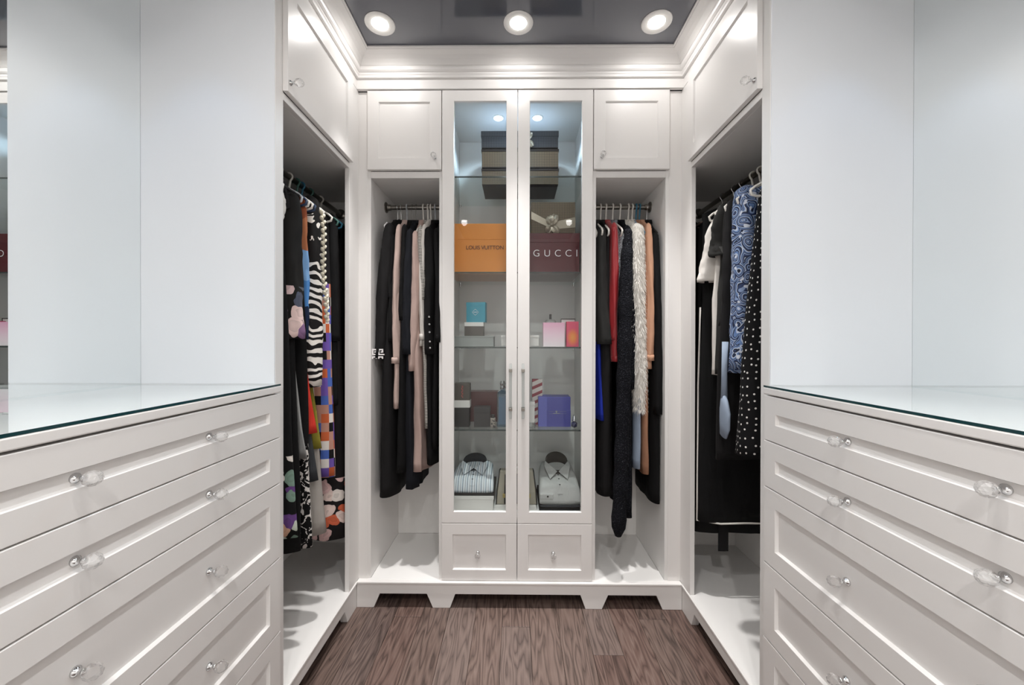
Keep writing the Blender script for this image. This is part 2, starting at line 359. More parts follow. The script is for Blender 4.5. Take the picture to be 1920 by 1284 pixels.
# furniture-style base with bracket feet
def plinth(name, x0, x1, cuts, loc, rz):
    pts = [(x0, .122), (x0, 0)]
    for a, b, i in cuts: pts += [(a, 0), (a+i, .071), (b-i, .071), (b, 0)]
    pts += [(x1, 0), (x1, .122)]
    o = MB().prism(pts, 'y', 0, .035).build(name, 'white', None, loc=loc, rot=(0, 0, rz), bevel=.0015)
    MB().box(x0, x1, -.006, .035, .122, .1335).build('moulding', 'white', o, bevel=.003)
    return struct(o)
plinth('baseboard_back', -CW, CW, [(-0.7411-0, -0.4385, .031), (-0.3500, 0.3400, .026), (0.4237, 0.7310, .031)], (0, YF, 0), 0)
plinth('baseboard_left', -.115, 1.556, [(.03, .80, .03), (.99, 1.45, .03)], (-CW, .41, 0), R(90))
plinth('baseboard_right', 0.006, 1.676, [(.11, .57, .03), (.76, 1.53, .03)], (CW, YF+.006, 0), R(-90))

# ------------------------------------------------------------------ cabinet builders
def front(name, mat, parent, x0, x1, z0, z1, y=0, fr=.055, rec=.010, t=.02):
    """shaker front facing local -y: bevelled frame round a recessed panel, one solid"""
    def R4(i, yy): return [(x0+i, yy, z0+i), (x1-i, yy, z0+i), (x1-i, yy, z1-i), (x0+i, yy, z1-i)]
    b = .0015
    mb = MB().rings([R4(0, y+t), R4(0, y+b), R4(b, y), R4(fr, y), R4(fr+.004, y+rec), ])
    return mb.build(name, mat, parent)
KB = MB().lathe([(.0, .0), (.0095, 0), (.0095, -.003), (.006, -.006), (.0042, -.010), (.0045, -.015), (.0075, -.018), (.0, -.019)], 16, 'y')
def knob(parent, x, z, y=0, first={}):
    if 'b' not in first:
        first['b'] = KB.build('knob_base', 'chrome', parent, smooth=True)
        bm = bmesh.new(); bmesh.ops.create_icosphere(bm, subdivisions=2, radius=.0148)
        for v in bm.verts: v.co.y *= 1.12
        me = bpy.data.meshes.new('knob'); bm.to_mesh(me); bm.free(); me.materials.append(M['crystal'])
        first['k'] = bpy.data.objects.new('knob', me); col.objects.link(first['k']); a, k = first['b'], first['k']
    else:
        a, k = first['b'].copy(), first['k'].copy(); col.objects.link(a); col.objects.link(k)
    a.parent = parent; k.parent = parent; a.location = (x, y, z); k.location = (x, y-.033, z)
ZR = 2.129
def rail(parent, x0, x1, y):
    r = MB().lathe([(.0125, x0), (.0125, x1)], 18, 'x', (0, y, ZR)).build('hanging_rail', 'nickel', parent, smooth=False)
    for xe, s in ((x0, 1), (x1, -1)):
        MB().lathe([(0, xe), (.030, xe), (.030, xe+s*.006), (.018, xe+s*.012), (.0165, xe+s*.03), (.0126, xe+s*.03)], 20, 'x', (0, y, ZR)).build('flange', 'nickel', r)
def wardrobe(name, label, loc, rz, W, ox0, ox1, ix1, depth, ry, door, kx, kz, ix0=None, ztop=2.2026, rx=None):
    e = empty(name, label, 'wardrobe', loc, rz)
    ix0 = ox0 if ix0 is None else ix0
    P = lambda n, *a: box(n, 'white', e, *a)
    box('side_panel', 'white', e, min(0, ix0-.016), ix0, .0, depth, .134, 2.643)
    box('side_panel', 'inner', e, ix1, max(W, ix1+.016) if ix1 < W else ix1+.016, 0 if ix1 < W else .022, depth, .134, 2.643)
    if ix1 >= W: box('stile', 'white', e, ox1, W, 0, .022, .134, 2.643)
    box('floor_panel', 'inner', e, ix0, ix1, .002 if rz else -.012, depth-.012, .118, .1345)
    box('rail_board', 'white', e, ox0, ox1, 0, .022, ztop, door[2]-.002)
    box('top_panel', 'inner', e, ix0, ix1, .022, depth-.012, ztop, ztop+.018)
    box('back_panel', 'inner', e, ix0, ix1, depth-.012, depth, .134, 2.643)
    d = front('door', 'white', e, door[0], door[1], door[2], door[3], -.019, .058, .008, .018)
    knob(d, kx, kz, -.019)
    rail(e, ix0, ix1, ry)
    return e
# back wall bays
wardrobe('wardrobe', 'white hanging bay left of the glass cabinet, black and blush clothes inside', (-.780, 1.993, 0), 0, .382, .014, .367, .367, .48, .227, (.001, .381, 2.239, 2.642), -0.4322+.780, 2.2967)
wardrobe('wardrobe', 'white hanging bay right of the glass cabinet, white fur and camel clothes inside', (.3775, 1.993, 0), 0, .386, .016, .372, .372, .48, .227, (.001, .385, 2.239, 2.642), 0.4189-.3775, 2.3008)
# side wardrobes (local x runs along the front)
wardrobe('wardrobe', 'tall white wardrobe on the left wall, zebra and colour-check dresses inside', (-CW, 1.298, 0), R(90), .692, .045, .579, 1.042, .49, .251, (.040, .580, 2.231, 2.642), 1.3516-1.298, 2.2668, .045)
e4 = wardrobe('wardrobe', 'tall white wardrobe on the right wall, blue paisley and polka dot clothes inside', (CW, 1.970, 0), R(-90), .672, .093, .627, .627, .49, .251, (.092, .632, 2.231, 2.642), 1.970-1.3521, 2.2683, -.37)
# right unit: near panel is built by ix1 < W; its corner stile closes the aisle side
box('stile', 'white', e4, -.020, .093, 0, .022, .134, 2.643)
for sx in (-1, 1):   # corner fillers between the side and back runs
    a, b = sorted((sx*(CW+.02), sx*(.781 if sx < 0 else .765)))
    struct(box('trim_%d' % (7 if sx < 0 else 8), 'white', None, a, b, 1.9895, 2.012, .134, 2.643))

# display cabinet
X0, X1, XM = -.3965, .3760, -.0090
dc = empty('display_cabinet', 'tall white display cabinet with two glass doors and two drawers, centre of back wall', 'cabinet', (0, 1.993, 0))
for a in (X0+.001, X1-.019): box('side_panel', 'inner', dc, a, a+.018, 0, .48, .134, 2.643)
box('back_panel', 'inner', dc, X0+.019, X1-.019, .468, .48, .134, 2.643)
box('top_panel', 'inner', dc, X0+.019, X1-.019, 0, .468, 2.625, 2.643)
box('floor_panel', 'inner', dc, X0+.019, X1-.019, 0, .468, .440, .458)
box('floor_panel', 'inner', dc, X0+.001, X1-.001, -.012, .468, .118, .1342)
ZS = [2.2278, 1.7264, 1.3332, 0.8988]
for z in ZS:
    s = box('glass_shelf', 'shelfglass', dc, X0+.021, X1-.021, .037, .465, z-.0085, z-.0005, 0)
    box('shelf_edge', 'edge2', s, X0+.021, X1-.021, .0355, .037, z-.0085, z-.0005, 0)
    for x in (X0+.03, X1-.03):
        MB().lathe([(0, 0), (.007, 0), (.007, .012), (0, .012)], 12, 'z', (x, .44, z-.021)).build('shelf_pin', 'chrome', s)
for x in (-.118, .103):
    p = MB().lathe([(.0, 2.6235), (.026, 2.6235), (.026, 2.621), (.033, 2.6215), (.034, 2.6249), (0, 2.6249)], 28, 'z', (x, .197, 0)).build('puck_light', 'trim', dc, smooth=False)
    MB().lathe([(0, 2.6205), (.024, 2.6205), (.0255, 2.6230), (0, 2.6230)], 24, 'z', (x, .197, 0)).build('lens', 'puck', p)
def glass_door(x0, x1, gx0, gx1, hx):
    z0, z1, g0, g1 = .4292+.0015, 2.643, 0.4898, 2.5850
    mb = MB(); y = -.019
    o_ = [(x0, z0), (x1, z0), (x1, z1), (x0, z1)]; b = .0015
    def Q(a, c, d, e_, yy): return [(a, yy, d), (c, yy, d), (c, yy, e_), (a, yy, e_)]
    d = mb.rings([Q(x0, x1, z0, z1, y+.019), Q(x0, x1, z0, z1, y+b), Q(x0+b, x1-b, z0+b, z1-b, y), Q(gx0-.002, gx1+.002, g0-.002, g1+.002, y), Q(gx0, gx1, g0, g1, y+.004), Q(gx0, gx1, g0, g1, y+.019), Q(x0, x1, z0, z1, y+.019)], False, False).build('door', 'white', dc)
    box('pane', 'pane', d, gx0-.004, gx1+.004, -.009, -.005, g0-.004, g1+.004, 0)
    zt, zb = 1.2495, 0.9723
    box('handle', 'acrylic', d, hx-.0065, hx+.0065, -.054, -.043, zb, zt, .002)
    for v in (1.2148, 1.0190):
        box('handle_post', 'nickel', d, hx-.0085, hx+.0085, -.0565, -.0195, v-.0075, v+.0075, .001)
glass_door(X0+.0015, XM-.0015, -0.3336, -0.0674, -0.0431)
glass_door(XM+.0015, X1-.0015, 0.0535, 0.3178, 0.0200)
for a, b, kx in ((X0+.0015, XM-.0015, -0.2094), (XM+.0015, X1-.0015, 0.1766)):
    d = front('drawer', 'white', dc, a, b, .136, .4277, -.019, .055, .010, .019)
    knob(d, kx, 0.2749, -.009)

# dressers with mirrored niches
def dresser(loc, rz, label, kxs):
    e = empty('dresser', label, 'dresser', loc, rz); W = .908
    box('side_panel', 'white', e, .001, .019, 0, .47, .134, 1.189); box('side_panel', 'white', e, W-.019, W-.001, 0, .47, .134, 1.189)
    box('back_panel', 'white', e, .019, W-.019, .455, .47, .134, 1.189)
    box('carcass', 'white', e, .019, W-.019, .022, .455, .134, 1.180)
    box('countertop', 'white', e, .001, W-.001, -.021, .47, 1.1895, 1.2115, .003)
    zs = [1.1862, 1.0384, .8848, .6341, .3856, .137]
    for k in range(5):
        d = front('drawer', 'white', e, .004, W-.004, zs[k+1]+.0015, zs[k]-.0015, -.019, .055, .010, .019)
        y = -.009
        for x in kxs: knob(d, x, (zs[k]+zs[k+1])/2, y)
    return e
dresser((-CW, .390, 0), R(90), 'white five-drawer dresser along the left wall with crystal knobs', (.305, .612))
dresser((CW, 1.298, 0), R(-90), 'white five-drawer dresser along the right wall with crystal knobs', (.318, .632))
for sx, nm, XM_ in ((-1, 'left', 1.2835), (1, 'right', 1.296)):
    a, b = sorted((sx*(CW-.018), sx*(XM_-.001)))
    g = box('glass_top', 'topglass', None, a, b, .391, 1.297, 1.2118, 1.2178, 0)
    tag(g, 'sheet of clear glass on the white top of the %s dresser' % nm, 'glass top')
    p, q = sorted((sx*(CW-.0195), sx*(CW-.018)))
    box('glass_edge', 'edge', g, p, q, .391, 1.297, 1.2118, 1.2178, 0)
    a, b = sorted((sx*XM_, sx*(XM_+.008)))
    mi = box('mirror', 'mirror', None, a, b, .388, 1.2965, 1.2115, 2.643, 0)
    tag(mi, 'tall frameless mirror behind the %s dresser top' % nm, 'mirror')
    a, b = sorted((sx*(XM_+.008), sx*(XM_+.02))); box('backing_board', 'niche', mi, a, b, .388, 1.2965, 1.2115, 2.643, 0)
    # white gloss end panel of the niche (fixed to the neighbouring wardrobe)
    a, b = sorted((sx*(CW+.001), sx*(XM_-.0005)))
    pn = box('niche_panel', 'niche', None, a, b, 1.2935, 1.2975, 1.2180, 2.644, 0)
    tag(pn, 'glossy white end panel above the %s dresser, beside its mirror' % nm, 'panel')
# recessed downlights
VIS = {0: 'leftmost of the three round white downlights in the dark ceiling', 1: 'middle of the three round white downlights in the dark ceiling', 2: 'rightmost of the three round white downlights in the dark ceiling'}
for i, (x, y) in enumerate(DOWN):
    d = empty('downlight', VIS.get(i, '%s round white downlight in the %s ceiling row nearer the front wall' % (('left', 'middle', 'right')[i % 3], 'second' if i < 6 else 'third')), 'downlight', (x, y, 2.8), 0, 'ceiling downlights')
    MB().lathe([(.037, -.0002), (.040, -.004), (.060, -.0055), (.0665, -.003), (.067, -.0002)], 40).build('trim_ring', 'trim', d, smooth=True)
    MB().lathe([(0, -.003), (.034, -.003), (.038, -.001), (0, -.001)], 32).build('lens', 'lens', d)


# ------------------------------------------------------------------ hangers and garments
def hanger_mesh(kind, W=.205):
    hook = [(0, 0, -.092), (0, 0, -.060)]
    for k in range(11):
        a = R(-62+k*25.2); hook.append((.0175*math.cos(a), 0, .0005+.0175*math.sin(a)-.001))
    if kind == 'velvet':
        fr = [(-W, 0, -.192), (-W*.7, 0, -.158), (-.05, 0, -.104), (0, 0, -.092), (.05, 0, -.104), (W*.7, 0, -.158), (W, 0, -.192)]
        mb = MB().tube(fr, .0045, 6); mb.tube([(-W+.02, 0, -.196), (W-.02, 0, -.196)], .003, 6)
    else:
        fr = [(0, 0, -.092), (.05, 0, -.104), (W*.7, 0, -.152), (W-.018, 0, -.176), (W-.002, 0, -.190), (W-.006, 0, -.206), (W-.026, 0, -.212), (W*.5, 0, -.210), (0, 0, -.209)]
        fr = fr+[(-x, y, z) for x, y, z in fr[-2:0:-1]]
        mb = MB().tube(fr, .0052 if kind != 'wire' else .002, 7, True)
    return MB().tube(hook, {'wire': .0016, 'velvet': .0026}.get(kind, .0046), 7), mb
HMAT = {'white': solid('white_plastic', 'e2dfd8', .35), 'black': solid('black_velvet', '1a1a1b', .8), 'blue': solid('blue_plastic', '2f6f8c', .35), 'navy': solid('navy_plastic', '2b3f5c', .35),
        'green': solid('green_plastic', '3f6a62', .35), 'wire': solid('steel_wire', 'a5a4a0', .3, 1), 'clear': solid('grey_plastic', 'aeb2b6', .3), 'wood': solid('dark_wood', '3a2a22', .5)}
HP = {}
def hanger(color, loc, rz, what, small=False):
    e = empty('clothes_hanger', '%s hanger holding the %s' % ({'white': 'white plastic', 'black': 'black velvet', 'wire': 'thin wire', 'clear': 'grey plastic', 'wood': 'dark wooden'}.get(color, color+' plastic'), what), 'hanger', loc, rz, 'clothes hangers')
    ky = (color, small)
    if ky not in HP:
        h, f = hanger_mesh('velvet' if color in ('black', 'wood') else color, .165 if small else .205)
        HP[ky] = (h.build('hook', 'chrome' if color in ('black', 'wood') else HMAT[color], e, True), f.build('frame', HMAT[color], e, True))
    else:
        for p in HP[ky]:
            c = p.copy(); col.objects.link(c); c.parent = e
    return e
def body_mesh(L, ws, wh, ts, th, nf, amp, seed, lean=0, zn=-.088, zs=-.150, ns=44, nr=26, hem=.006, slope=1, p=.8):
    q = random.Random(seed); ph = [q.random()*6.3 for _ in range(6)]; zs = zs*slope
    zz = [zn+(zs-zn)*k/6 for k in range(6)]+[zs+(-L-zs)*k/nr for k in range(nr+1)]
    rs = []
    for k, z in enumerate(zz):
        if z > zs+1e-6: g = (zn-z)/(zn-zs); W = .045+(ws-.045)*g**.95; T = .012+(ts-.012)*g; f = 0
        else: f = (zs-z)/(L+zs); W = ws+(wh-ws)*f**p-.012*math.sin(PI*min(1, f*2))*(1 if wh <= ws+.02 else 0); T = ts+(th-ts)*f**.7
        ring = []
        for j in range(ns):
            a = 2*PI*j/ns; c, s_ = math.cos(a), math.sin(a)
            x = W*math.copysign(abs(c)**.62, c); y = T*math.copysign(abs(s_)**.85, s_)
            u = x/max(W, .01); e = amp*(.15+.85*f)
            d = math.sin(nf*PI*u+ph[0]+1.3*f)+.5*math.sin(2.3*nf*u+ph[1]-2*f)+.3*math.sin(9*f*3+ph[2]+u*4)
            y += e*d+lean*f+e*.7*math.sin(5*a+ph[3]+2*f)*abs(s_)
            x += e*.8*math.sin(7*z+ph[4]+2*a)+e*.5*math.sin(6*a+ph[5]+3*z)
            ring.append((x, y, z+(hem*math.sin(2.1*u+ph[2])*f**3)))
        rs.append(ring)
    last = rs[-1]; cx = sum(p[0] for p in last)/ns; cy_ = sum(p[1] for p in last)/ns
    rs.append([(cx+(p[0]-cx)*.93, cy_+(p[1]-cy_)*.86, p[2]+.001) for p in last])
    rs.append([(cx+(p[0]-cx)*.9, cy_+(p[1]-cy_)*.8, p[2]+.05) for p in last])
    mb = MB().rings(rs); mb.uv = (ns, 4*ws+2*th); return mb
def sleeve_mesh(side, ws, Ls, dx, dy, rx, ry, flare, seed, zs=-.150, y0=0, ns=20, nr=20):
    q = random.Random(seed*7+side+3); ph = [q.random()*6.3 for _ in range(4)]; rs = []
    z0 = zs+.012
    for k in range(-3, nr+1):
        f = max(0, k/nr); z = z0+(-Ls-z0)*f
        b = {-3: .18, -2: .48, -1: .70, 0: .84, 1: .95}.get(k, 1); z += {-3: .022, -2: .016, -1: .008}.get(k, 0)
        X = side*(ws-.028+dx*f**.8); Y = y0+dy*f**1.15+.006*math.sin(5*f+ph[0])
        g = (.86+.14*min(1, f*4))*(1+(flare-1)*f**2)*b
        ring = []
        for j in range(ns):
            a = 2*PI*j/ns
            w_ = 1+.08*math.sin(3*a+ph[1]+4*f)*min(1, 4*f)+.07*math.sin(5*a+ph[2]-9*f)+.03*math.sin(26*f+2*a+ph[3])+.02*math.sin(47*f-3*a+ph[0])
            ring.append((X+rx*g*w_*math.cos(a), Y+ry*g*w_*math.sin(a), z))
        rs.append(ring)
    last = rs[-1]; cx = sum(p[0] for p in last)/ns; cy_ = sum(p[1] for p in last)/ns
    rs.append([(cx+(p[0]-cx)*.9, cy_+(p[1]-cy_)*.9, p[2]) for p in last])
    rs.append([(cx+(p[0]-cx)*.85, cy_+(p[1]-cy_)*.85, p[2]+.04) for p in last])
    mb = MB().rings(rs); mb.uv = (ns, PI*(rx+ry)); return mb
def collar_mesh(h=.022, rx=.062, ry=.022, z=-.094):
    n = 24; rs = []
    for (s, dz) in ((1.10, 0), (1.0, h), (.90, h+.001), (.84, -.004)):
        rs.append([(rx*s*math.cos(2*PI*j/n), ry*s*math.sin(2*PI*j/n), z+dz-.018*abs(math.cos(2*PI*j/n))) for j in range(n)])
    rs.append(rs[0]); return MB().rings(rs, False, False)
SEED = [0]
def garment(name, cat, label, mat, loc, rz, L, ws=.185, wh=.19, ts=.022, th=.032, lean=0, folds=3, amp=.005, sl=None, smat=None, collar=True, hang='black', what=None, hem=.006, back_sleeve=True, slope=None, p=.8, small=False, cuff=0):
    """sl = (length, dy, rx, ry, flare, dx) of the sleeve on the open side of the rail"""
    SEED[0] += 1; q = random.Random(SEED[0]); slope = slope or 1.08+.42*q.random(); zn = q.uniform(-.100, -.080)
    e = empty(name, label, cat, loc, rz+R(q.uniform(-2, 2)))
    body_mesh(L, ws, wh, ts, th, folds, amp, SEED[0]*13, lean, hem=hem, slope=slope, p=p, zn=zn).build('body', mat, e, True)
    if sl:
        Ls, dy, rx, ry = sl[:4]; fl_ = sl[4] if len(sl) > 4 else 1; dx = sl[5] if len(sl) > 5 else 0
        sleeve_mesh(1, ws, Ls, dx, dy, rx, ry, fl_, SEED[0], -.15*slope).build('sleeve', smat or mat, e, True)
        if cuff:
            fx = ws-.028+dx
            MB().rings([[(fx+rx*fl_*k_*math.cos(2*PI*j/20), dy+.006*0+ry*fl_*k_*math.sin(2*PI*j/20), z) for j in range(20)] for k_, z in ((1.0, -Ls+cuff), (1.13, -Ls+cuff-.002), (1.15, -Ls-.001), (.9, -Ls-.001), (.85, -Ls+.02))]).build('cuff', smat or mat, e, True)
        if back_sleeve: sleeve_mesh(-1, ws, Ls, 0, dy*.3, rx*.8, ry, fl_, SEED[0]+50, -.15*slope).build('sleeve', smat or mat, e, True)
    if collar: collar_mesh().build('collar', mat, e, True)
    if hang: hanger(hang, loc, rz, what or label, small)
    return e
# --- bay left of the glass cabinet (hangers point at the aisle)
YR = 2.220
def bay(x, *a, **k): return garment(*a[:4], (x, YR, ZR), R(-90), *a[4:], **dict(dict(small=True), **k))
g = bay(-0.6965, 'coat', 'coat', 'long black robe with a white key pattern band on its cuff', 'black2', 1.5951, ts=.026, th=.050, lean=-.012, amp=.004, sl=(0.8561, -.052, .045, .032, 1.1), hang='black', what='long black robe with key pattern cuff')
MB().tube([(.135, -.020, -.128), (.155, -.026, -.150), (.165, -.020, -.175), (.150, -.004, -.150)], .006, 7, True).build('collar_print', 'print_white', g, True)
kb = MB(); ux, uz = .0078, .0078   # key pattern band on the sleeve end
rows = ["1111011110", "1001010010", "1011010110", "1000010000", "1111111111", "0000000000", "1111011110", "1001010010"]
def key(mb, ox, oz, s):
    for r_, row in enumerate(rows):
        c = 0
        while c < len(row):
            if row[c] == '1':
                d = c
                while d < len(row) and row[d] == '1': d += 1
                x0, x1 = ox+c*s, ox+d*s
                mb.box(x0, x1, -.002, .0015, oz-(r_+1)*s, oz-r_*s); c = d
            else: c += 1
key(kb, 0, 0, .0064)
kb.build('key_pattern', 'print_white', g, rot=(0, 0, R(90)), loc=(.205, -.075, 1.3206-ZR))
bay(-0.6769, 'blouse', 'blouse', 'short black velvet blouse between the key pattern robe and the blush cardigan', 'black_fab', 0.7678, ts=.018, th=.022, sl=(0.5472, 0, .03, .018), hang='black', what='short black velvet blouse')
bay(-0.6432, 'cardigan', 'cardigan', 'pale blush knit cardigan with long ribbed sleeves', 'blush', 1.1237, ts=.016, th=.026, lean=-.004, sl=(0.8837, -.012, .036, .019, 1.05), cuff=.03, hang='clear', what='pale blush knit cardigan')
bay(-0.6138, 'cardigan', 'cardigan', 'long black cardigan beside the blush cardigan', 'black_fab', 1.4666, ts=.018, th=.034, lean=-.01, sl=(0.6575, .0, .036, .018), hang='wire', what='long black cardigan')
bay(-0.5900, 'dress', 'dress', 'long dark navy dress between the black cardigan and the long blush dress', 'navy', 1.5586, ts=.02, th=.036, lean=.012, folds=5, amp=.006, sl=(0.8368, -.002, .044, .025, 1.25), hang='wire', what='long dark navy dress')
bay(-0.5494, 'dress', 'dress', 'long blush crepe dress with an uneven hem', 'blush2', 1.4737, ts=.020, th=.036, lean=.018, folds=4, amp=.007, hem=.014, sl=(0.9243, -.016, .040, .022, 1.15), hang='white', what='long blush crepe dress')
bay(-0.5228, 'dress', 'dress', 'black and white ribbed stripe knit dress', 'rib', 1.2284, ws=.190, ts=.017, th=.024, lean=.040, hang='white', what='ribbed stripe knit dress', sl=(0.5472, .01, .03, .016))
bay(-0.5060, 'sweater', 'sweater', 'pale grey fine knit sweater with long narrow sleeves', 'ltgrey', 0.7961, ts=.018, th=.022, sl=(0.7595, -.001, .036, .0175), cuff=.03, hang='white', what='pale grey fine knit sweater')
g = bay(-0.4808, 'tunic', 'tunic', 'black tunic with a row of metal eyelets', 'black_fab', 1.4182, ts=.022, th=.028, lean=.02, sl=(0.8368, .018, .045, .030, 1.1), hang='clear', what='black eyelet tunic')
for u, v in ((812.5, 593), (814, 607), (815, 622), (816, 640), (816.5, 652)):
    z = 1.4877-ZR-(v-593)*.00272
    MB().lathe([(.0022, .0), (.0045, -.001), (.0055, .001), (.0045, .003), (.0022, .002), (.0022, 0)], 14, 'y').build('eyelet', 'chrome', g, True, rot=(0, 0, R(90)), loc=(.222, .020+(u-812.5)*.0012, z))
bay(-0.4388, 'jacket', 'jacket', 'black jacket at the right end of the left bay, one sleeve over the frame', 'black_fab', 1.3425, ts=.020, th=.022, lean=-.012, sl=(0.7731, .024, .032, .017, 1, .055), hang='clear', what='black jacket by the bay frame')
# --- bay right of the glass cabinet
bay(0.4108, 'dress', 'dress', 'bright royal blue dress hanging below the charcoal blouse', 'royal', 1.1882, p=1.6, ws=.11, ts=.014, th=.030, lean=.026, hang='white', what='royal blue dress', collar=False)
bay(0.4330, 'blouse', 'blouse', 'charcoal blouse with wide sleeves above the blue dress', 'charcoal', 0.7678, ts=.022, th=.03, sl=(0.7815, .012, .046, .030, 1.15), hang='white', what='charcoal blouse', small=False)
bay(0.4663, 'dress', 'dress', 'long plain black dress behind the blue dress', 'black2', 1.5778, ts=.018, th=.048, lean=-.006, hang='white', what='long plain black dress', small=False)
bay(0.4968, 'blouse', 'blouse', 'red satin blouse with a long narrow sleeve', 'satin', 0.7678, ts=.02, th=.026, sl=(0.8721, .012, .038, .022, .95), cuff=.03, hang='white', what='red satin blouse')
bay(0.5356, 'jacket', 'jacket', 'short grey and white tweed jacket', 'tweed', 0.5006, ts=.022, th=.026, sl=(0.4921, .004, .04, .024), hang='white', what='grey and white tweed jacket', small=False)
bay(0.5772, 'coat', 'coat', 'black boucle coat next to the white fur', 'boucle', 1.6980, ts=.024, th=.032, lean=.008, sl=(1.0162, .012, .044, .028), hang='white', what='black boucle coat')
SEED[0] += 1
s = empty('scarf', 'very long black boucle scarf hanging lowest in the right bay', 'scarf', (0.5438, 1.995, ZR)); 
pth = [(.02, .012, -.19), (.01, 0, -.30), (-.002, -.012, -.6), (-.012, -.022, -1.0), (-.022, -.02, -1.4), (0.5097-0.5438, -.01, 1.7636*-1)]
P = []; 
for i in range(len(pth)-1):
    for k in range(8):
        f = k/8; P.append(tuple(pth[i][c]*(1-f)+pth[i+1][c]*f for c in range(3)))
P.append(pth[-1]); rr = random.Random(5)
MB().tube(P, [(.018+.017*min(1, i/14))*(1+.08*math.sin(i*1.7)+.05*rr.random()) if 0 < i < len(P)-1 else .016 for i in range(len(P))], 14).build('wool_strip', 'boucle', s, True)
# white fur with real fibres
g = bay(0.6242, 'fur_coat', 'coat', 'shaggy white fur coat', 'fur', 0.9359, ts=.030, th=.034, folds=2, amp=.005, sl=(1.1304, .016, .05, .036, .62), hang='white', what='shaggy white fur coat', back_sleeve=False)
def fur(parent, n, ln, seed, mat='fur'):
    q = random.Random(seed); mb = MB()
    for src in [c for c in parent.children if c.name.split('.')[0] in ('body', 'sleeve', 'collar')]:
        me = src.data; A = [(p.area, p) for p in me.polygons if len(p.vertices) == 4]; tot = sum(a for a, _ in A)
        for a, p in A:
            k = n*a/tot; k = int(k)+(q.random() < k-int(k))
            v = [me.vertices[i].co for i in p.vertices]
            for _ in range(k):
                u, t_ = q.random(), q.random(); c = (v[0]*(1-u)+v[1]*u)*(1-t_)+(v[3]*(1-u)+v[2]*u)*t_
                d = (p.normal*(.55+.5*q.random())+Vector((q.uniform(-.5, .5), q.uniform(-.5, .5), -.75-q.random()*.5))).normalized()
                l_ = ln*(.5+q.random()); sd = d.cross(Vector((q.random()-.5, q.random()-.5, q.random()-.5))).normalized()*.0011
                mid = c+d*l_*.6+Vector((0, 0, -.004)); mb.add([c-sd, c+sd, mid+sd*.8, mid-sd*.8, c+d*l_*.95+Vector((0, 0, -.012))], [(0, 1, 2, 3), (3, 2, 4)])
    o = mb.build('fur_fibres', mat, parent); o['kind'] = 'stuff'; return o
fur(g, 17000, .019, 8)
bay(0.6464, 'trousers', 'trousers', 'pale blue cotton trousers below the white fur', 'ltblue', 1.4417, ts=.012, th=.022, lean=-.018, hang='white', what='pale blue trousers', collar=False)
bay(0.6685, 'coat', 'coat', 'long tan wool coat behind the camel jacket', 'tan', 1.4609, ts=.016, th=.028, lean=.002, hang='blue', what='long tan coat')
bay(0.6879, 'jacket', 'jacket', 'camel knit jacket with a folded cuff', 'camel', 0.9086, ts=.02, th=.024, sl=(0.8666, .001, .04, .021), cuff=.03, hang='blue', what='camel knit jacket')
g = bay(0.7294, 'coat', 'coat', 'long black wool coat at the right end of the right bay', 'black_fab', 1.6232, ts=.024, th=.030, lean=.003, amp=.003, sl=(1.1488, .010, .044, .026, 1.05), hang='black', what='long black wool coat')

# --- left wall wardrobe
def lw(y, *a, **k): return garment(*a[:4], (-CW-.251, y, ZR), 0, *a[4:], **k)
lw(1.420, 'blouse', 'blouse', 'white blouse nearest the camera, only its sleeve edge showing', 'white_fab', .55, sl=(0.3458, .0, .045, .03), hang='white', what='white blouse')
lw(1.455, 'dress', 'dress', 'long black dress with pastel flowers round its hem', 'pastel_floral', 1.5127, ws=.17, wh=.235, th=.03, hang='black', what='black dress with pastel hem')
lw(1.492, 'dress', 'dress', 'long plain black dress beside the pastel flower hem', 'black_fab', 1.5869, ws=.18, wh=.225, th=.03, hang='black', what='long plain black evening dress')
g = lw(1.525, 'jacket', 'jacket', 'black jacket with pink and purple flowers on its cuff', 'black2', 0.7673, ts=.026, th=.045, sl=(0.7590, -.022, .062, .046, 1.15), smat='cuff_floral', hang='black', what='flower cuff black jacket')
MB().tube([(.10, -.028, -.10), (.165, -.04, -.16), (.185, -.045, -.25), (.12, -.048, -.30), (.07, -.03, -.12)], .012, 8, True).build('lapel', 'black2', g, True)
lw(1.548, 'trousers', 'trousers', 'silver grey trousers between black dresses', 'silver', 1.2394, p=2, ws=.13, wh=.225, ts=.012, th=.018, hang='clear', what='silver grey trousers', collar=False)
lw(1.582, 'dress', 'dress', 'black dress with white flower print on its skirt', 'bwfloral', 1.6190, ws=.17, wh=.225, th=.028, hang='navy', what='white flower print dress')
lw(1.600, 'blouse', 'blouse', 'rust and sky blue printed blouse behind the flower cuff jacket', 'brownblue', 0.7674, ws=.185, wh=.20, ts=.018, th=.018, sl=(0.6802, -.004, .04, .018), hang='white', what='rust and sky blue blouse')
lw(1.628, 'top', 'top', 'coral red top with a straight hem', 'red_fab', 1.1497, p=2.2, ws=.13, wh=.226, ts=.014, th=.03, hang='white', what='coral red top', collar=False)
lw(1.650, 'skirt', 'skirt', 'dark slate skirt behind the red top', 'slate', 1.3677, p=2, ws=.12, wh=.215, ts=.014, th=.024, hang='navy', what='dark slate skirt', collar=False)
lw(1.690, 'dress', 'dress', 'black and white zebra print dress with white flowers at the shoulder', 'zebra', 0.9633, ws=.19, wh=.205, ts=.026, th=.044, sl=(0.9599, -.014, .046, .042, 1.15), hang='white', what='zebra print dress')
lw(1.700, 'skirt', 'skirt', 'olive green skirt below the zebra dress', 'olive', 1.2453, p=2, ws=.12, wh=.205, ts=.014, th=.022, lean=-.01, hang='green', what='olive green skirt', collar=False)
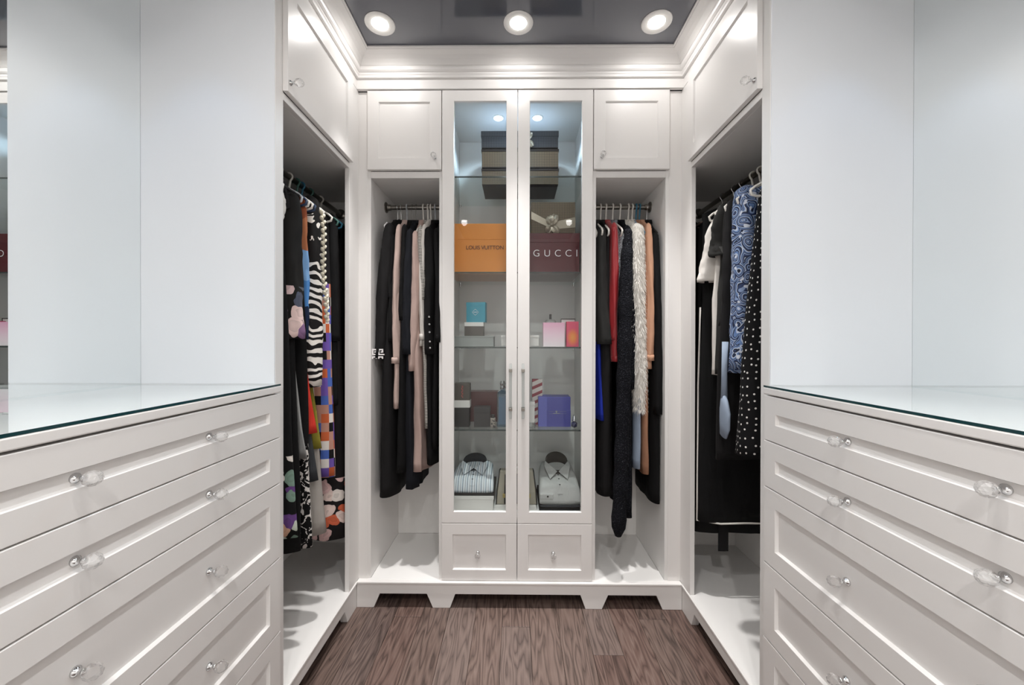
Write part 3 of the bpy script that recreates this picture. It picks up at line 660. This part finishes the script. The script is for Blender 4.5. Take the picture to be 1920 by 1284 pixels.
lw(1.722, 'trousers', 'trousers', 'light grey jersey trousers reaching below the olive skirt', 'grey', 1.6102, p=1.6, ws=.12, wh=.222, ts=.014, th=.052, lean=-.02, hang='white', what='light grey jersey trousers', collar=False)
b = empty('braided_scarf', 'cream braided scarf hanging down the edge of the zebra dress', 'scarf', (-.826, 1.607, ZR))
n = 36
for i in range(n):
    z = 1.8984-ZR-(1.8984-1.4504)*i/(n-1)
    s_ = 1 if i % 2 else -1
    bm = bmesh.new(); bmesh.ops.create_uvsphere(bm, u_segments=10, v_segments=7, radius=1)
    for v in bm.verts: v.co = Vector((v.co.x*.008+s_*.0022, v.co.y*.0095+s_*.0042, v.co.z*.0085+s_*v.co.y*.0055))
    me = bpy.data.meshes.new('braid_knot'); bm.to_mesh(me); bm.free(); me.materials.append(M['cream'])
    me.polygons.foreach_set('use_smooth', [True]*len(me.polygons))
    o = bpy.data.objects.new('braid_knot', me); col.objects.link(o); o.parent = b; o.location = (.004*math.sin(i*.25), .035*i/n, z)
lw(1.800, 'dress', 'dress', 'purple, orange and blue check dress', 'colcheck', 1.3941, ws=.18, wh=.215, th=.036, folds=4, hang='white', what='purple and orange check dress', sl=(0.5701, 0, .03, .02))
lw(1.862, 'blouse', 'blouse', 'black blouse just beyond the colour-check dress', 'black_fab', 1.0757, ws=.19, wh=.20, th=.035, sl=(0.7676, -.01, .04, .024), hang='green', what='black blouse beyond the check dress')
lw(1.905, 'dress', 'dress', 'black dress with pale pink flowers near the floor', 'pink_floral', 1.7341, ws=.18, wh=.222, th=.040, hang='blue', what='pink flower hem dress')
lw(1.985, 'coat', 'coat', 'black coat second from the back of the left wardrobe', 'black_fab', 1.35, wh=.21, th=.04, sl=(.75, 0, .04, .03), hang='green', what='black coat second from the back')
lw(2.09, 'coat', 'coat', 'black coat at the back of the left wardrobe', 'black_fab', 1.45, wh=.21, th=.045, sl=(.75, 0, .04, .03), hang='white', what='black coat at the back')
# --- right wall wardrobe
def rw(y, *a, **k): return garment(*a[:4], (CW+.251, y, ZR), R(180), *a[4:], **k)
rw(1.40, 'blouse', 'blouse', 'black blouse hanging nearest the camera in the right wardrobe', 'black_fab', .6, ws=.13, wh=.13, hang='wood', what='nearest black blouse')
rw(1.485, 'dress', 'dress', 'black dress with white polka dots', 'polka', 1.1964, ws=.165, wh=.255, ts=.026, th=.050, folds=4, amp=.007, hang='white', what='polka dot dress', collar=False)
rw(1.575, 'blouse', 'blouse', 'pale grey blouse almost hidden between the paisley and polka dot dresses', 'ltgrey', 0.8982, ws=.17, wh=.2, ts=.015, th=.018, hang='white', what='almost hidden pale grey blouse', collar=False)
rw(1.590, 'dress', 'dress', 'blue and white paisley dress', 'paisley', 0.8982, ws=.185, wh=.215, ts=.030, th=.050, folds=3, sl=(0.8756, .02, .055, .05, 1.15), hang='navy', what='blue paisley dress')
c = empty('shirt', 'pale blue denim shirt sleeve with loose cuff below the paisley dress', 'shirt', (.853, 1.625, ZR), R(180))
MB().tube([(0, .01, 0.7674*-1), (0, .004, 0.9015*-1), (-.002, 0, 1.0021*-1)], [.012, .011, .013], 12).build('sleeve', 'ltblue', c, True)
MB().rings([[(rx*math.cos(2*PI*j/16)+ox, ry*math.sin(2*PI*j/16)+oy, -z-.35*ry*math.sin(2*PI*j/16)*k_) for j in range(16)] for rx, ry, ox, oy, z, k_ in ((.008, .011, 0, 0, 0.9865, 0), (.012, .024, .0, .006, 1.0178, .3), (.012, .037, .002, .014, 1.0536, .6), (.010, .037, .002, .012, 1.1140, 1), (.010, .022, .001, .000, 1.1588, 1.3), (.007, .019, .001, .000, 1.1588, 1.3), (.006, .018, .001, .002, 1.1028, 1))]).build('cuff', 'ltblue', c, True)
rw(1.665, 'dress', 'dress', 'wide black dress behind the paisley dress', 'black2', 1.2732, ws=.19, wh=.232, ts=.026, th=.040, lean=-.03, folds=4, sl=(0.6979, -.03, .045, .03), hang='white', what='wide black dress')
rw(1.745, 'blouse', 'blouse', 'black short-sleeved tee beside the white long-sleeved tee', 'charcoal', 0.9124, ws=.185, wh=.19, sl=(0.3816, -.012, .05, .026, 1.2), hang='white', what='black short-sleeved tee')
rw(1.80, 'sweater', 'sweater', 'white tee with loose elbow sleeves', 'white_fab', 0.9216, ws=.185, wh=.19, ts=.02, th=.026, sl=(0.4847, -.038, .045, .030, 1.15, .03), hang='white', what='white loose-sleeved tee')
# garment bag
SEED[0] += 1
gb = empty('garment_bag', 'wide black garment bag edged with white piping', 'garment bag', (CW+.251, 1.885, ZR), R(180))
LB = 1.6324; body_mesh(LB, .195, .215, .03, .035, 1.4, .004, 99, 0, hem=.003).build('cover', 'black_fab', gb, True)
MB().tube([(.197, -.012, -.60), (.200, -.014, -.78), (.208, -.008, -.98), (.212, 0, -1.15), (.216, .004, -LB+.1), (.218, .004, -LB), (.12, .040, -LB-.001), (0, .034, -LB), (-.12, .034, -LB), (-.22, .02, -LB)], .0042, 8).build('piping', 'white_fab', gb, True)
MB().tube([(-.072, .038, -LB), (-.090, .042, -LB-.05), (-.096, .042, -LB-.05), (-.098, .038, -LB)], .003, 6).build('tie_loop', 'white_fab', gb, True)
hanger('wood', (CW+.251, 1.885, ZR), R(180), 'garment bag')
g = rw(1.952, 'coat', 'coat', 'long black belted coat hanging lowest in the right wardrobe', 'black_fab', 1.7163, ws=.18, wh=.20, th=.035, hang='wood', what='long black belted coat', sl=(0.6602, 0, .03, .02))
box('belt', 'black2', g, .05, .10, .040, .044, -1.7973, -1.4536, .001)
rw(2.06, 'coat', 'coat', 'black coat at the back of the right wardrobe', 'black_fab', 1.3, ws=.18, wh=.2, sl=(.6, 0, .03, .02), hang='black', what='black coat at the back of the right wardrobe')

# ------------------------------------------------------------------ things in the display cabinet
def carton(name, label, cat, x0, x1, y0, y1, z0, z1, mat, lid=0, lmat=None, over=.002, group=None, rz=0):
    e = empty(name, label, cat, ((x0+x1)/2, (y0+y1)/2, z0), rz, group); a, b, h = (x1-x0)/2, (y1-y0)/2, z1-z0
    o = over if lid else 0
    bd = box('box_body' if lid else 'carton', mat, e, -a+o, a-o, -b+o, b-o, 0, h-(lid-.001 if lid else 0), .001)
    if lid: box('lid', lmat or mat, e, -a, a, -b, b, h-lid, h, .001)
    return e
def text(s, parent, mat, x, z, y, w, h, off=0.0, name='lettering'):
    c = bpy.data.curves.new(name, 'FONT'); c.body = s; c.align_x = 'CENTER'; c.align_y = 'CENTER'; c.extrude = .0003; c.offset = off
    c.materials.append(M[mat]); o = bpy.data.objects.new(name, c); col.objects.link(o); o.parent = parent
    c.size = h/.73; o.rotation_euler = (R(90), 0, 0); o.location = (x, y, z)
    bpy.context.view_layer.update(); w1 = o.dimensions.x; c.space_character = 1.5; bpy.context.view_layer.update(); w2 = o.dimensions.x
    if w2-w1 > 1e-6: c.space_character = max(.7, 1+.5*(w-w1)/(w2-w1))
    bpy.context.view_layer.update()
    me = bpy.data.meshes.new_from_object(o.evaluated_get(bpy.context.evaluated_depsgraph_get()))
    n_ = bpy.data.objects.new(name, me); col.objects.link(n_); n_.parent = parent; n_.location = o.location; n_.rotation_euler = o.rotation_euler
    bpy.data.objects.remove(o); bpy.data.curves.remove(c)
    n_.name = name
    return n_
def bow(parent, x, y, z, s, width=0):
    """satin bow: two loops up and down, two tails, a knot; ribbon band behind"""
    mb = MB()
    for ang, ln in ((70, 1), (110, .85), (-55, .95), (-120, .8)):
        a = R(ang); r0, r1 = [], []
        rs = []
        for k in range(7):
            f = k/6; ww = s*(.06+.30*math.sin(PI*min(1, f*.75+.08))); d = s*ln*f
            c_ = Vector((math.cos(a)*d, -.16*s*math.sin(PI*f), math.sin(a)*d)); n_ = Vector((-math.sin(a), .25, math.cos(a)))
            rs.append([c_-n_*ww, c_-n_*ww*.3+Vector((0, -.05*s*math.sin(PI*f), 0)), c_+n_*ww*.25+Vector((0, .02*s, 0)), c_+n_*ww*.6+Vector((0, -.07*s*f, 0)), c_+n_*ww, c_+Vector((0, .05*s, 0))])
        mb.rings(rs)
    mb.lathe([(0, -.14*s), (.1*s, -.1*s), (.13*s, 0), (.1*s, .1*s), (0, .14*s)], 10, 'x', (0, -.12*s, 0))
    return mb.build('bow', 'ribbon', parent, False, loc=(x, y, z))
zs0, zs1, zs2, zs3, zf = ZS[0], ZS[1], ZS[2], ZS[3], .4585
xa, xb = -0.2084, 0.2189; h1 = 2.3187-zs0
bx = [('bottom of the stack of three on the top shelf', 0, h1, 0), ('middle of the stack of three', h1, 2.4270-zs0, -.001), ('topmost of the stack of three, with a bow', 2.4270-zs0, 2.5280-zs0, -.003)]
for i, (lb, a, b, dx) in enumerate(bx):
    e = carton('gift_box', ('dark slate' if i == 2 else 'brown')+' checked gift box, '+lb, 'box', xa+dx, xb+dx+(.001*i), 2.133+.002*i, 2.365, zs0+a+(.0005 if i else .0002), zs0+b-.006, 'check_dark' if i == 2 else 'check', .030 if i == 2 else .012, 'check_dark' if i == 2 else 'lidline', .003, 'checked gift boxes')
    box('underside_rim', 'lidline', e, -(xb-xa)/2+.004, (xb-xa)/2-.004, -.1155+.003, .112, .0, .004, 0)
    if i == 2:
        hh = b-a-.006
        bow(e, 0.0502-(xa+xb)/2, -.122, hh*.42, .045)
x0, x1 = -0.3898, -0.0606
e = carton('gift_box', 'large bright orange gift box with dark lettering', 'box', x0, x1, 2.09, 2.36, zs1, 1.9975, 'orange', .085, 'orange', .0015)
xm = (x0+x1)/2
text('LOUIS VUITTON', e, 'print_brown', -0.1846-xm, 1.8666-zs1, -.1365, -0.0822--0.2843, .0215)
x0, x1 = 0.0490, 0.3266
e = carton('gift_box', 'dark maroon gift box with white lettering', 'box', x0, x1, 2.09, 2.37, zs1, 1.9457, 'maroon', .05, 'maroon', .0015)
xm = (x0+x1)/2; gt = 1.9457
text('GUCCI', e, 'print_white', 0.1958-xm, 1.8355-zs1, -.1412, 0.3122-0.0763, .0385, -.0006)
x0, x1 = 0.0690, 0.3129
e = carton('gift_box', 'brown checked gift box with silver bow, on the maroon box', 'box', x0, x1, 2.16, 2.36, gt+.0005, 2.1376, 'check', .0, None, 0, 'checked gift boxes')
hh = 2.1376-gt; xm = (x0+x1)/2
mb = MB()
for sx, q0, q1 in ((-1, .20, .34), (1, .30, .26)):
    xe = sx*((x1-x0)/2+.001); xc = 0.1821-xm
    mb.prism([(xe, hh*.50), (xc, hh*.22), (xc, hh*.40), (xe, hh*.72)] if sx < 0 else [(xc, hh*.20), (xe, hh*.26), (xe, hh*.56), (xc, hh*.40)], 'y', -.103, -.1005)
mb.build('ribbon', 'ribbon', e); bow(e, 0.1821-xm, -.108, hh*.32, .062)
# third shelf
carton('box', 'flat silver-grey box under the teal box', 'box', -0.3748, -0.1344, 2.07, 2.21, zs2, 1.3897, 'silverbox', .006, 'silverbox')
zt = 1.3897+.0003
e = carton('box', 'small dark box with a white lid on the flat silver-grey box', 'box', -0.2958, -0.1918, 2.09, 2.17, zt, 1.4649, 'greybrown', .022, 'offwhite', .0006)
zt = 1.4649+.0003
x0, x1 = -0.2856, -0.1796
e = carton('box', 'square teal box with a white diamond emblem', 'box', x0, x1, 2.10, 2.15, zt, 1.5739, 'teal', .022, 'teal', .0008, None, R(-6))
hh = 1.5739-zt; mb = MB(); dd = .017
for k in range(4):
    a0, a1 = R(90*k), R(90*k+90)
    p0, p1 = Vector((math.cos(a0), 0, math.sin(a0)))*dd, Vector((math.cos(a1), 0, math.sin(a1)))*dd
    mb.tube([p0, p1], .0007, 5)
for k in range(5): mb.box(-.0085+k*.0036, -.0062+k*.0036, -.0003, .0003, -.0018, .0018)
mb.build('emblem', 'print_white', e, loc=(-.002, -.0262, hh*.50))
carton('box', 'low white box behind the door stiles beside the pink box', 'box', -0.0969, 0.1076, 2.06, 2.13, zs2+.004, 1.3938, 'offwhite', .012, 'offwhite')
x0, x1 = 0.1289, 0.2437
carton('perfume_box', 'pink and white perfume box', 'box', x0, x1, 2.06, 2.11, zs2, 1.4620, 'pinkfade')
carton('perfume_box', 'narrow orange and pink perfume box', 'box', 0.2537, 0.3174, 2.06, 2.10, zs2, 1.4677, 'sunset')
x0, x1 = 0.2315, 0.3075
e = carton('perfume_box', 'white box with black edges behind the orange perfume box', 'box', x0, x1, 2.125, 2.165, zs2, 1.4856, 'offwhite')
hh = 1.4856-zs2; a = (x1-x0)/2
box('black_border', 'darkbox', e, -a-.001, a+.001, -.022, -.0202, hh-.004, hh+.001, 0); 
for s_ in (-1, 1): box('black_border', 'darkbox', e, s_*a-.0015, s_*a+.0015, -.022, -.0202, 0, hh, 0)
e = empty('perfume_bottle', 'clear perfume bottle with a dark pump behind the pink box', 'bottle', (0.1752, 2.15, zs2))
ht = 1.5123-zs2
MB().lathe([(0, 0), (.030, 0), (.032, .004), (.032, ht-.040), (.026, ht-.032), (.008, ht-.030), (.008, ht-.026), (0, ht-.026)], 24).build('flask', 'crystal', e, True)
MB().lathe([(0, ht-.028), (.007, ht-.028), (.007, ht), (0, ht)], 16).build('pump', 'darkbox', e)
# fourth shelf
xg = -0.3506
carton('box', 'black box at the left under the taupe box', 'box', -0.3564, -0.2672, 2.08, 2.15, zs3, 1.0023, 'darkbox', .03, 'darkbox', .0008)
zt = 1.0023+.0003
e = carton('box', 'taupe box with red writing and a white band, on a black box', 'box', -0.3500, -0.2649, 2.085, 2.14, zt, 1.1338, 'greybrown')
hh = 1.1338-zt; a = (-0.2649--0.3500)/2
box('white_band', 'offwhite', e, -a-.0006, a+.0006, -.0281, .0281, .001, .040, 0)
q = random.Random(3); mb = MB()
for k in range(7):
    z = hh*.98-.012-k*.0095; mb.box(-.005, .004, -.0004, .0004, z-.0012, z+.0012); mb.box(-.005 if k % 2 else .001, -.002 if k % 2 else .004, -.0004, .0004, z-.006, z)
mb.build('red_lettering', 'red_ink', e, loc=(.002, -.0279, 0))
carton('box', 'lidded black box between the taupe box and the blue bottle', 'box', -0.2427, -0.1551, 2.08, 2.15, zs3, 1.0051, 'darkbox', .03, 'darkbox', .0012)
e = carton('box', 'large dark red box at the back of the perfume shelf', 'box', -0.2840, -0.1184, 2.22, 2.30, zs3, 1.0715, 'mahog', 0)
e = empty('perfume_bottle', 'small black and white patterned bottle in front of the blue bottle', 'bottle', (-0.1390, 2.075, zs3)); 
MB().box(-.014, .014, -.012, .012, 0, .052).build('flask', 'bwpat', e, bevel=.003); MB().lathe([(0, .05), (.008, .05), (.010, .058), (.009, .070), (0, .072)], 12).build('cap', 'darkbox', e)
e = empty('bottle', 'tall square pale blue glass bottle with silver stopper', 'bottle', (-0.0875, 2.12, zs3)); hb = 1.0890-zs3; ht = 1.1446-zs3
def sq(r, z): return [(r*sx, r*sy_, z) for sx, sy_ in ((-1, -1), (1, -1), (1, 1), (-1, 1))]
MB().rings([sq(.029, 0), sq(.031, .004), sq(.031, hb-.012), sq(.026, hb-.002), sq(.012, hb+.004), sq(.011, hb+.016)]).build('flask', 'bluebottle', e, bevel=.002)
MB().rings([sq(.022, .012), sq(.022, hb-.03)]).build('perfume', solid('pale_blue_liquid', '6f93a8', .2), e)
MB().lathe([(0, hb+.012), (.014, hb+.012), (.016, hb+.02), (.013, hb+.03), (.017, hb+.042), (.012, ht), (0, ht+.001)], 16).build('stopper', 'chrome', e)
e = empty('jar', 'cut glass jar behind the right door stile', 'jar', (0.0658, 2.08, zs3))
MB().lathe([(0, 0), (.024, 0), (.026, .012), (.022, .028), (.024, .030), (0, .030)], 10).build('jar_body', 'crystal', e)
carton('box', 'white box standing on the cut glass jar', 'box', 0.0257, 0.0859, 2.055, 2.105, zs3+.0303, 1.0367, 'offwhite', .016, 'offwhite')
e = carton('box', 'upright box with red and white diagonal stripes', 'box', 0.0746, 0.1308, 2.15, 2.19, zs3, 1.1504, 'candy')
x0, x1 = 0.1072, 0.2806
e = carton('box', 'blue gift box with silver emblem', 'box', x0, x1, 2.10, 2.20, zs3, 1.0597, 'blue_card'); a = (x1-x0)/2; hh = 1.0597-zs3
box('side_flap', 'blue_light', e, -a-.001, -a+.046, -.0515, .05, 0.0, hh-.003, .001)
box('lower_sleeve', 'blue_card', e, -a+.045, a+.001, -.053, .05, 0.0, hh*.56, .001)
mb = MB()
for k in range(5): mb.tube([(0, 0, .0), (math.sin((k-2)*.35)*.008, 0, .004+.010*math.cos((k-2)*.35))], .0009, 5)
mb.box(-.018, .018, -.0003, .0003, -.0022, .0004); mb.box(-.04, .055, -.0002, .0002, .009, .0098); mb.box(-.04, .055, -.0002, .0002, -.0035, -.0028)
mb.build('emblem', 'silverbox', e, loc=(.010, -.0537, hh*.46))
e = empty('perfume_bottle', 'tiny faceted blue perfume bottle beside the blue gift box', 'bottle', (0.2963, 2.07, zs3))
bm = bmesh.new(); bmesh.ops.create_icosphere(bm, subdivisions=1, radius=.0185)
for v in bm.verts: v.co.z = v.co.z*1.1+.0185
for v in bm.verts: v.co.z = max(0.0, v.co.z)
me = bpy.data.meshes.new('flask'); bm.to_mesh(me); bm.free(); me.materials.append(M['bluedeep']); o = bpy.data.objects.new('flask', me); col.objects.link(o); o.parent = e
MB().lathe([(0, .036), (.011, .036), (.012, .042), (.008, .046), (.008, .056), (.004, .060), (.005, .068), (0, .072)], 12).build('cap', 'chrome', e, True)
# bottom compartment
e = carton('shoe_box', 'white lidded box under the striped shirt', 'box', -0.4073, -0.1324, 2.06, 2.34, zf, 0.5330, 'offwhite', .016, 'offwhite', .003); zb = 0.5330
carton('shoe_box', 'low white box under the handbag', 'box', -0.1301, 0.0940, 2.07, 2.34, zf, 0.4774, 'offwhite', .02, 'offwhite', .002)
def folded_shirt(label, cx_, y0, z0, wd, dp, h0, h1_, mat, inner, ch):
    e = empty('folded_shirt', label, 'shirt', (cx_, y0, z0)); nx, ny = 28, 20; rs = []
    for k in range(ny+1):
        f = k/ny; y = dp*f; ring = []; H = h0+(h1_-h0)*f**.8; n = 28; tap = 1-.16*f**2
        for j in range(n):
            a = 2*PI*j/n; c, s_ = math.cos(a), math.sin(a)
            x = wd/2*tap*math.copysign(abs(c)**.35, c); z = H/2+H/2*math.copysign(abs(s_)**.55, s_)
            if s_ > 0: z += .0022*math.sin(x*60+f*5)+.002*math.sin(f*14+x*20)
            edge = min(1, f*9)**.5*min(1, (1-f)*9)**.5
            ring.append((x*(.985+.015*edge), y, max(0, z*(.30+.70*edge))))
        rs.append(ring)
    MB().rings(rs).build('shirt_body', mat, e, True)
    zt = lambda f: h0+(h1_-h0)*f**.8
    f0 = .62; yc = dp*f0; zc = zt(f0)   # collar stand, open ring leaning back
    n = 22; rs = []
    for r_, dz, oy in ((1, -.012, 0), (1.04, ch*.55, .006), (1.0, ch, .012), (.94, ch-.001, .012), (.92, -.012, .002)):
        rs.append([(wd*.29*r_*math.cos(2*PI*j/n), yc+oy+dp*.22*r_*math.sin(2*PI*j/n), zc+dz*(.62+.38*math.sin(2*PI*j/n))+.012*math.sin(2*PI*j/n)) for j in range(n)])
    rs.append(rs[0]); cb = MB().rings(rs, False, False).build('collar_band', inner, e, True)
    for s_ in (-1, 1):   # collar wings
        yk = dp*.38; P = [Vector((s_*.004, yk, zt(.38)+.020)), Vector((s_*wd*.30, yc+.010, zc+ch*.62)), Vector((s_*wd*.33, yc-.030, zc+ch*.30)), Vector((s_*wd*.22, dp*.20, zt(.2)+.010))]
        mb = MB(); Q = [p+Vector((0, .0, -.004)) for p in P]
        mb.rings([P, Q]).build('collar_wing', mat, e, bevel=.0015)
    pl = []
    for k in range(9):
        f = .02+.36*k/8; z = zt(f)*(.30+.70*min(1, f*9)**.5)+.0015
        pl.append([(-.014, dp*f, z), (.014, dp*f, z), (.014, dp*f, z+.002), (-.014, dp*f, z+.002)])
    MB().rings(pl).build('placket', mat, e)
    for k, f in enumerate((.10, .24, .36)):
        MB().lathe([(0, 0), (.0045, 0), (.0045, .0018), (0, .002)], 12).build('button', 'darkbox', e, loc=(.001, dp*f, zt(f)*(.30+.70*min(1, f*9)**.5)+.003))
    return e
carton('shirt_card', 'thin black card under the striped shirt', 'box', -0.3871, -0.1318, 2.068, 2.33, zb+.0004, zb+.013, 'darkbox', 0)
folded_shirt('folded white shirt with thin blue-grey stripes', (-0.3667+-0.1298)/2-.004, 2.075, zb+.0135, .235, .25, .055, .115, 'shirt_stripe', 'slate', .045)
SEED[0] += 1
e = empty('folded_shirt', 'dark folded garment underneath the grey shirt', 'shirt', (0.2171, 2.05, zf))
for k in range(3):
    MB().rings([[(.108*math.copysign(abs(math.cos(a))**.3, math.cos(a))+.002*k, y, .011*k+.0055+.0052*math.copysign(abs(math.sin(a))**.6, math.sin(a))) for a in [2*PI*j/20 for j in range(20)]] for y in (.004-.002*k, .01, .15, .30)]).build('folded_layer', 'slate' if k != 1 else 'black2', e, True)
e = folded_shirt('folded plain grey shirt with dark collar lining', 0.2205, 2.058, zf+.0335, .222, .29, .085, .165, 'shirt_grey', 'shirt_dark', .060)
box('cuff', 'shirt_grey', e, -.108, -.035, -.004, .03, .030, .058, .004)
MB().lathe([(0, 0), (.005, 0), (.005, .002), (0, .002)], 12, 'y').build('button', 'darkbox', e, loc=(-.066, -.006, .046), rot=(R(180), 0, 0))
# handbag
x0, x1 = -0.1216, 0.0985; xm = (x0+x1)/2; zh = 0.4774+.0005; hh = 0.6534-zh; a = (x1-x0)/2
e = empty('handbag', 'structured beige and black handbag with brass clasp behind the door stiles', 'handbag', (xm, 2.14, zh))
MB().rings([[(-a, -.05, 0), (a, -.05, 0), (a, .05, 0), (-a, .05, 0)], [(-a+.004, -.048, hh*.4), (a-.004, -.048, hh*.4), (a-.004, .048, hh*.4), (-a+.004, .048, hh*.4)], [(-a+.016, -.022, hh), (a-.016, -.022, hh), (a-.016, .022, hh), (-a+.016, .022, hh)]]).build('body', 'leather_t', e, bevel=.006)
MB().prism([(-a*.62, .004), (a*.62, .004), (a*.58, hh-.012), (-a*.58, hh-.012)], 'y', -.0525, -.047).build('front_panel', 'leather_b', e, bevel=.002)
for s_ in (-1, 1):
    MB().tube([(s_*a, -.051, .002), (s_*(a-.004), -.0505, hh*.4), (s_*(a-.017), -.026, hh+.001), (s_*(a-.02), 0, hh+.004)], .003, 6).build('piping', 'leather_b', e, True)
    MB().tube([(-.05, s_*.012, hh-.006), (-.05, s_*.012, hh+.008), (-.042, s_*.010, hh+.020), (0, s_*.009, hh+.024), (.042, s_*.010, hh+.020), (.05, s_*.012, hh+.008), (.05, s_*.012, hh-.006)], .0042, 8).build('handle', 'leather_t', e, True)
    box('clasp', 'gold', e, s_*a*.62-.007, s_*a*.62+.007, -.056, -.048, hh*.22, hh*.34, .001)
box('strap', 'leather_b', e, -.012, .012, -.054, -.046, hh*.1, hh*.95, .001)
